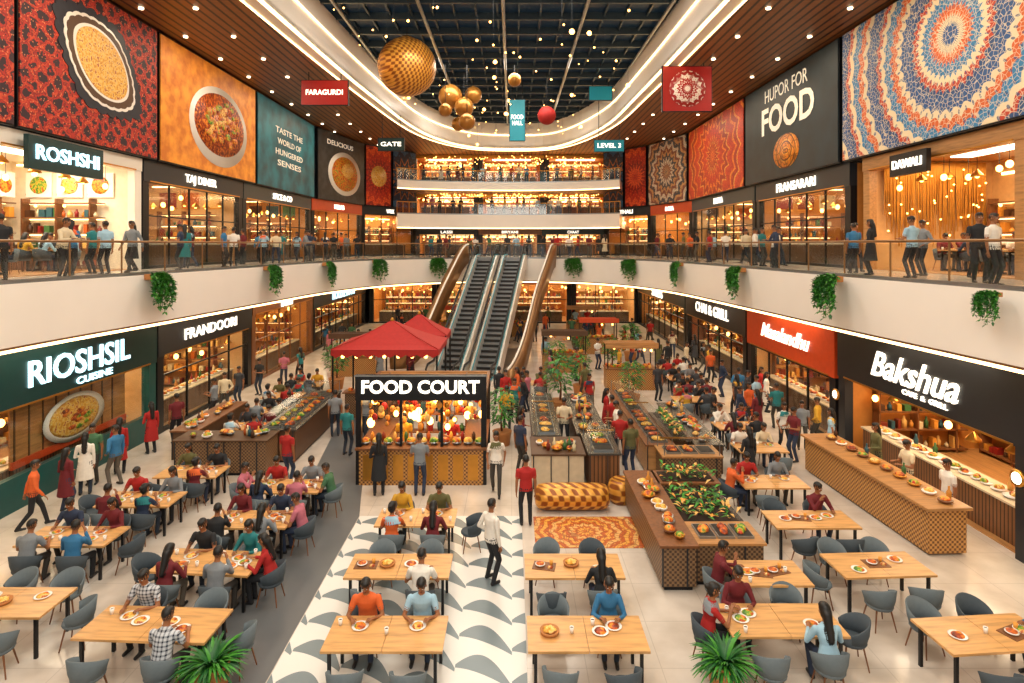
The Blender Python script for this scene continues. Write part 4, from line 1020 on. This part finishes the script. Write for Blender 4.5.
table(6.9, 16.0, 1.7, 0, 'mwc.', 'n.', ['red', 'grey'])
table(7.7, 18.7, 1.5, 0, 'mw.c', '..')
for x, y in ((-9.1, 20.9), (-9.1, 22.9), (-9.6, 25.2), (-9.4, 27.2), (7.9, 21), (8.2, 28.5), (8.3, 31), (.9, 27.5), (7.4, 24.6), (8.0, 26.3)):
    table(x, y, 1.6, R.uniform(-.1, .1), ''.join(R.choice('mnwvmw') for _ in range(4)), '..')
for x, y, rz in ((-16.3, 18.3, 0), (-16.4, 21.2, 0), (15.7, 18.6, 0), (15.9, 21.0, 0)):
    table(x, y, 1.4, rz, ''.join(R.choice('mnwv') for _ in range(4)), '..', z=6.13)
for a in [('hip', -.44, 12.55, -.9, 'white', 0), ('man', .35, 15.1, .1, 'red', 0), ('wwalk', -.45, 17.0, PI, 'white', 2), ('man2', -2.6, 16.9, 0, 'grey', 1), ('wom', -3.75, 16.9, .2, 'black', 0),
          ('walk', -11.9, 14.9, -.9, 'orange', 0), ('wom', -12.1, 18.5, .4, 'red', 0), ('man', -6.6, 17.6, -.4, 'red', 1), ('man2', -1.9, 18.9, PI, 'red', 0), ('man', -3.4, 18.9, PI, 'yellow', 0),
          ('wwalk', 9.2, 20.3, PI, 'white', 0), ('man', 10.0, 20.7, 2.8, 'grey', 2), ('wom', 9.0, 22, .4, 'maroon', 0), ('man2', 10.75, 16.3, HP, 'cream', 0), ('man', 10.75, 14.8, HP, 'white', 0), ('wom', 10.8, 17.8, HP, 'olive', 0),
          ('man2', 3.55, 20.3, HP, 'white', 0), ('wom', 3.5, 22.3, -HP, 'red', 0), ('man2', 1.8, 20.8, PI, 'cream', 0), ('man', 3.6, 18.2, .3, 'olive', 1), ('man', .25, 18.6, -.8, 'navy', 2), ('wom', .3, 19.8, -1.2, 'maroon', 2),
          ('walk', -.2, 22.6, 0, 'yellow', 0), ('wwalk', .1, 24.0, PI, 'teal', 0), ('man', -11.9, 21.3, .9, 'maroon', 0), ('wom', -12.2, 20.3, .9, 'red', 0), ('man2', -11.9, 24, HP, 'grey', 0), ('wom', 6.9, 17.45, .3, 'black', 1)]:
    put(a[0], a[1], a[2], a[3], a[4], a[5]); OCC.append((a[1], a[2], .5))
G = random.Random(5)
STK = ['man', 'walk', 'wwalk', 'wom', 'hip', 'man2']
def crowd(n, x0, x1, y0, y1, z=0):
    c = 0
    for _ in range(n*14):
        if c >= n: break
        x = G.uniform(x0, x1); y = G.uniform(y0, y1)
        if z == 0 and any(a < x < b_ and c_ < y < d_ for a, b_, c_, d_ in RECT): continue
        if all((x-a)**2+(y-q)**2 > (r+.12)**2 for a, q, r in (OCC if z == 0 else OC2)):
            (OCC if z == 0 else OC2).append((x, y, .6)); put(G.choice(STK), x, y, G.choice([0, PI, .6, -2.5, 1.5])+G.uniform(-.4, .4), z=z); c += 1
OC2 = []
crowd(8, -.6, .9, 24.3, 28.4); crowd(11, 8.9, 11.0, 19.3, 30); crowd(10, 8.5, 10.9, 30, 46); crowd(4, 6.5, 9.6, 19.6, 30); crowd(10, -12.8, -10.8, 24.5, 44); crowd(16, -3, 8.5, 42.8, 45.6); crowd(16, -10, 10, 46, 53); crowd(12, 1.2, 8.5, 25.8, 41); crowd(8, -10, -5, 30, 44); crowd(3, 3.2, 4.0, 18, 25); crowd(4, -6.8, -5.3, 17.6, 23); crowd(4, -12.6, -11.3, 15.8, 20)
Z2 = 6.1
for a in [('man', -13.3, 15.6, 1.0, 'black'), ('rail', -12.75, 17.0, -HP, 'cream'), ('wwalk', -13.3, 18.1, .4, 'blue'), ('man', -12.8, 18.9, 1.2, 'sky'), ('walk', -12.9, 20.4, 3, 'grey'), ('man2', -12.6, 22.8, 2, 'navy'), ('wom', -13.2, 24.2, .5, 'teal'), ('man', -12.2, 25.4, -1.4, 'blue'), ('man', -12.3, 26.5, .4, 'white'), ('wwalk', -12.0, 29, 3, 'sky'), ('rail', -11.1, 32, -1.4, 'grey'), ('wom', -13.6, 21.5, HP, 'black'), ('man', -13.7, 19.6, HP, 'teal'),
          ('man', 11.15, 13.9, -2.8, 'white'), ('man', 11.6, 14.9, 2.8, 'black'), ('walk', 12.6, 16.2, 2.9, 'black'), ('man2', 11.4, 17.1, .3, 'sky'), ('hip', 12.6, 18.4, HP, 'grey'), ('wom', 11.3, 18.9, .8, 'black'), ('man', 11.5, 20.2, 0, 'blue'), ('wwalk', 12.3, 21.5, PI, 'maroon'), ('rail', 10.7, 24.2, HP, 'navy'), ('man', 11.4, 26, 2, 'white'), ('walk', 11.3, 29, PI, 'cream'), ('man', 11.2, 34, 2, 'grey')]:
    put(a[0], a[1], a[2], a[3], a[4], 0, Z2); OC2.append((a[1], a[2], .5))
crowd(6, -13.6, -12, 24, 33, Z2); crowd(10, -12.6, -11.0, 34, 44, Z2); crowd(6, 11, 13, 24, 32, Z2); crowd(10, 10.2, 12.4, 32, 44, Z2); crowd(20, -8, 8, 43.2, 52, Z2)
OC2 = []; crowd(16, -8.2, 8.0, 54.7, 55.5, 9.75); OC2 = []; crowd(16, -8.2, 8.0, 54.7, 55.5, 12.65)

for x, y, z, rz in ((-13.1, 14.9, 1.6, HP), (GX-.1, 13.25, 1.9, -HP), (GX-.1, 20.7, 1.9, -HP)):
    b = MB(); T = Matrix.Rotation(PI/2, 4, 'X'); b.lathe([(.19, 0), (.19, .06)], (0, 0, .1), 'gold', 20, T); b.lathe([(.13, .06), (.12, .08)], (0, 0, .1), 'panel', 20, T); b.obj('round_wall_lamp', (x, y, z), rz)

# ------------------------------------------------------------------ lights
for y, p in ((3, 1500), (14, 1700), (25, 1400), (36, 1100), (46, 800)):
    area('atrium_fill_area', (-.7, y, 17.85), 9, 2.2 if y > 20 else 5, p*KL, (1, .9, .76))  # added fill for the hall, not real roof fixtures
for y in (8, 16, 24, 32, 40):
    area('soffit_fill_area', (-12.6 if y < 18 else -12.1, y, 4.44), .5, 4, 70*KL, (1, .8, .56)); area('soffit_fill_area', (10.9, y, 4.44), .4, 4, 70*KL, (1, .8, .56))  # added fill under the balcony, no real fixtures there
    area('ceiling_light', (-12.2, y+2, 15.68), .5, 5, 200*KL, (1, .82, .6)); area('ceiling_light', (11.4, y+2, 15.68), .5, 5, 200*KL, (1, .82, .6))
area('behind_camera_fill', (0, -3, 12), 14, 5, 1500*KL, (1, .93, .82), (math.radians(55), 0, 0))  # added fill, out of view behind the camera
w = bpy.data.worlds.new('world'); scene.world = w; w.use_nodes = True
w.node_tree.nodes['Background'].inputs[0].default_value = (1, .91, .8, 1); w.node_tree.nodes['Background'].inputs[1].default_value = .5

cam = bpy.data.cameras.new('camera'); co = bpy.data.objects.new('camera', cam); COL.objects.link(co)
co.location = (0, 0, EYE); co.rotation_euler = (PI/2, 0, 0); cam.sensor_width = 36; cam.lens = 600/1024*36; cam.shift_y = -96.5/1024; cam.clip_end = 300
scene.camera = co
try:
    scene.view_settings.view_transform = 'Standard'; scene.view_settings.look = 'None'
except Exception as ex: print(ex)
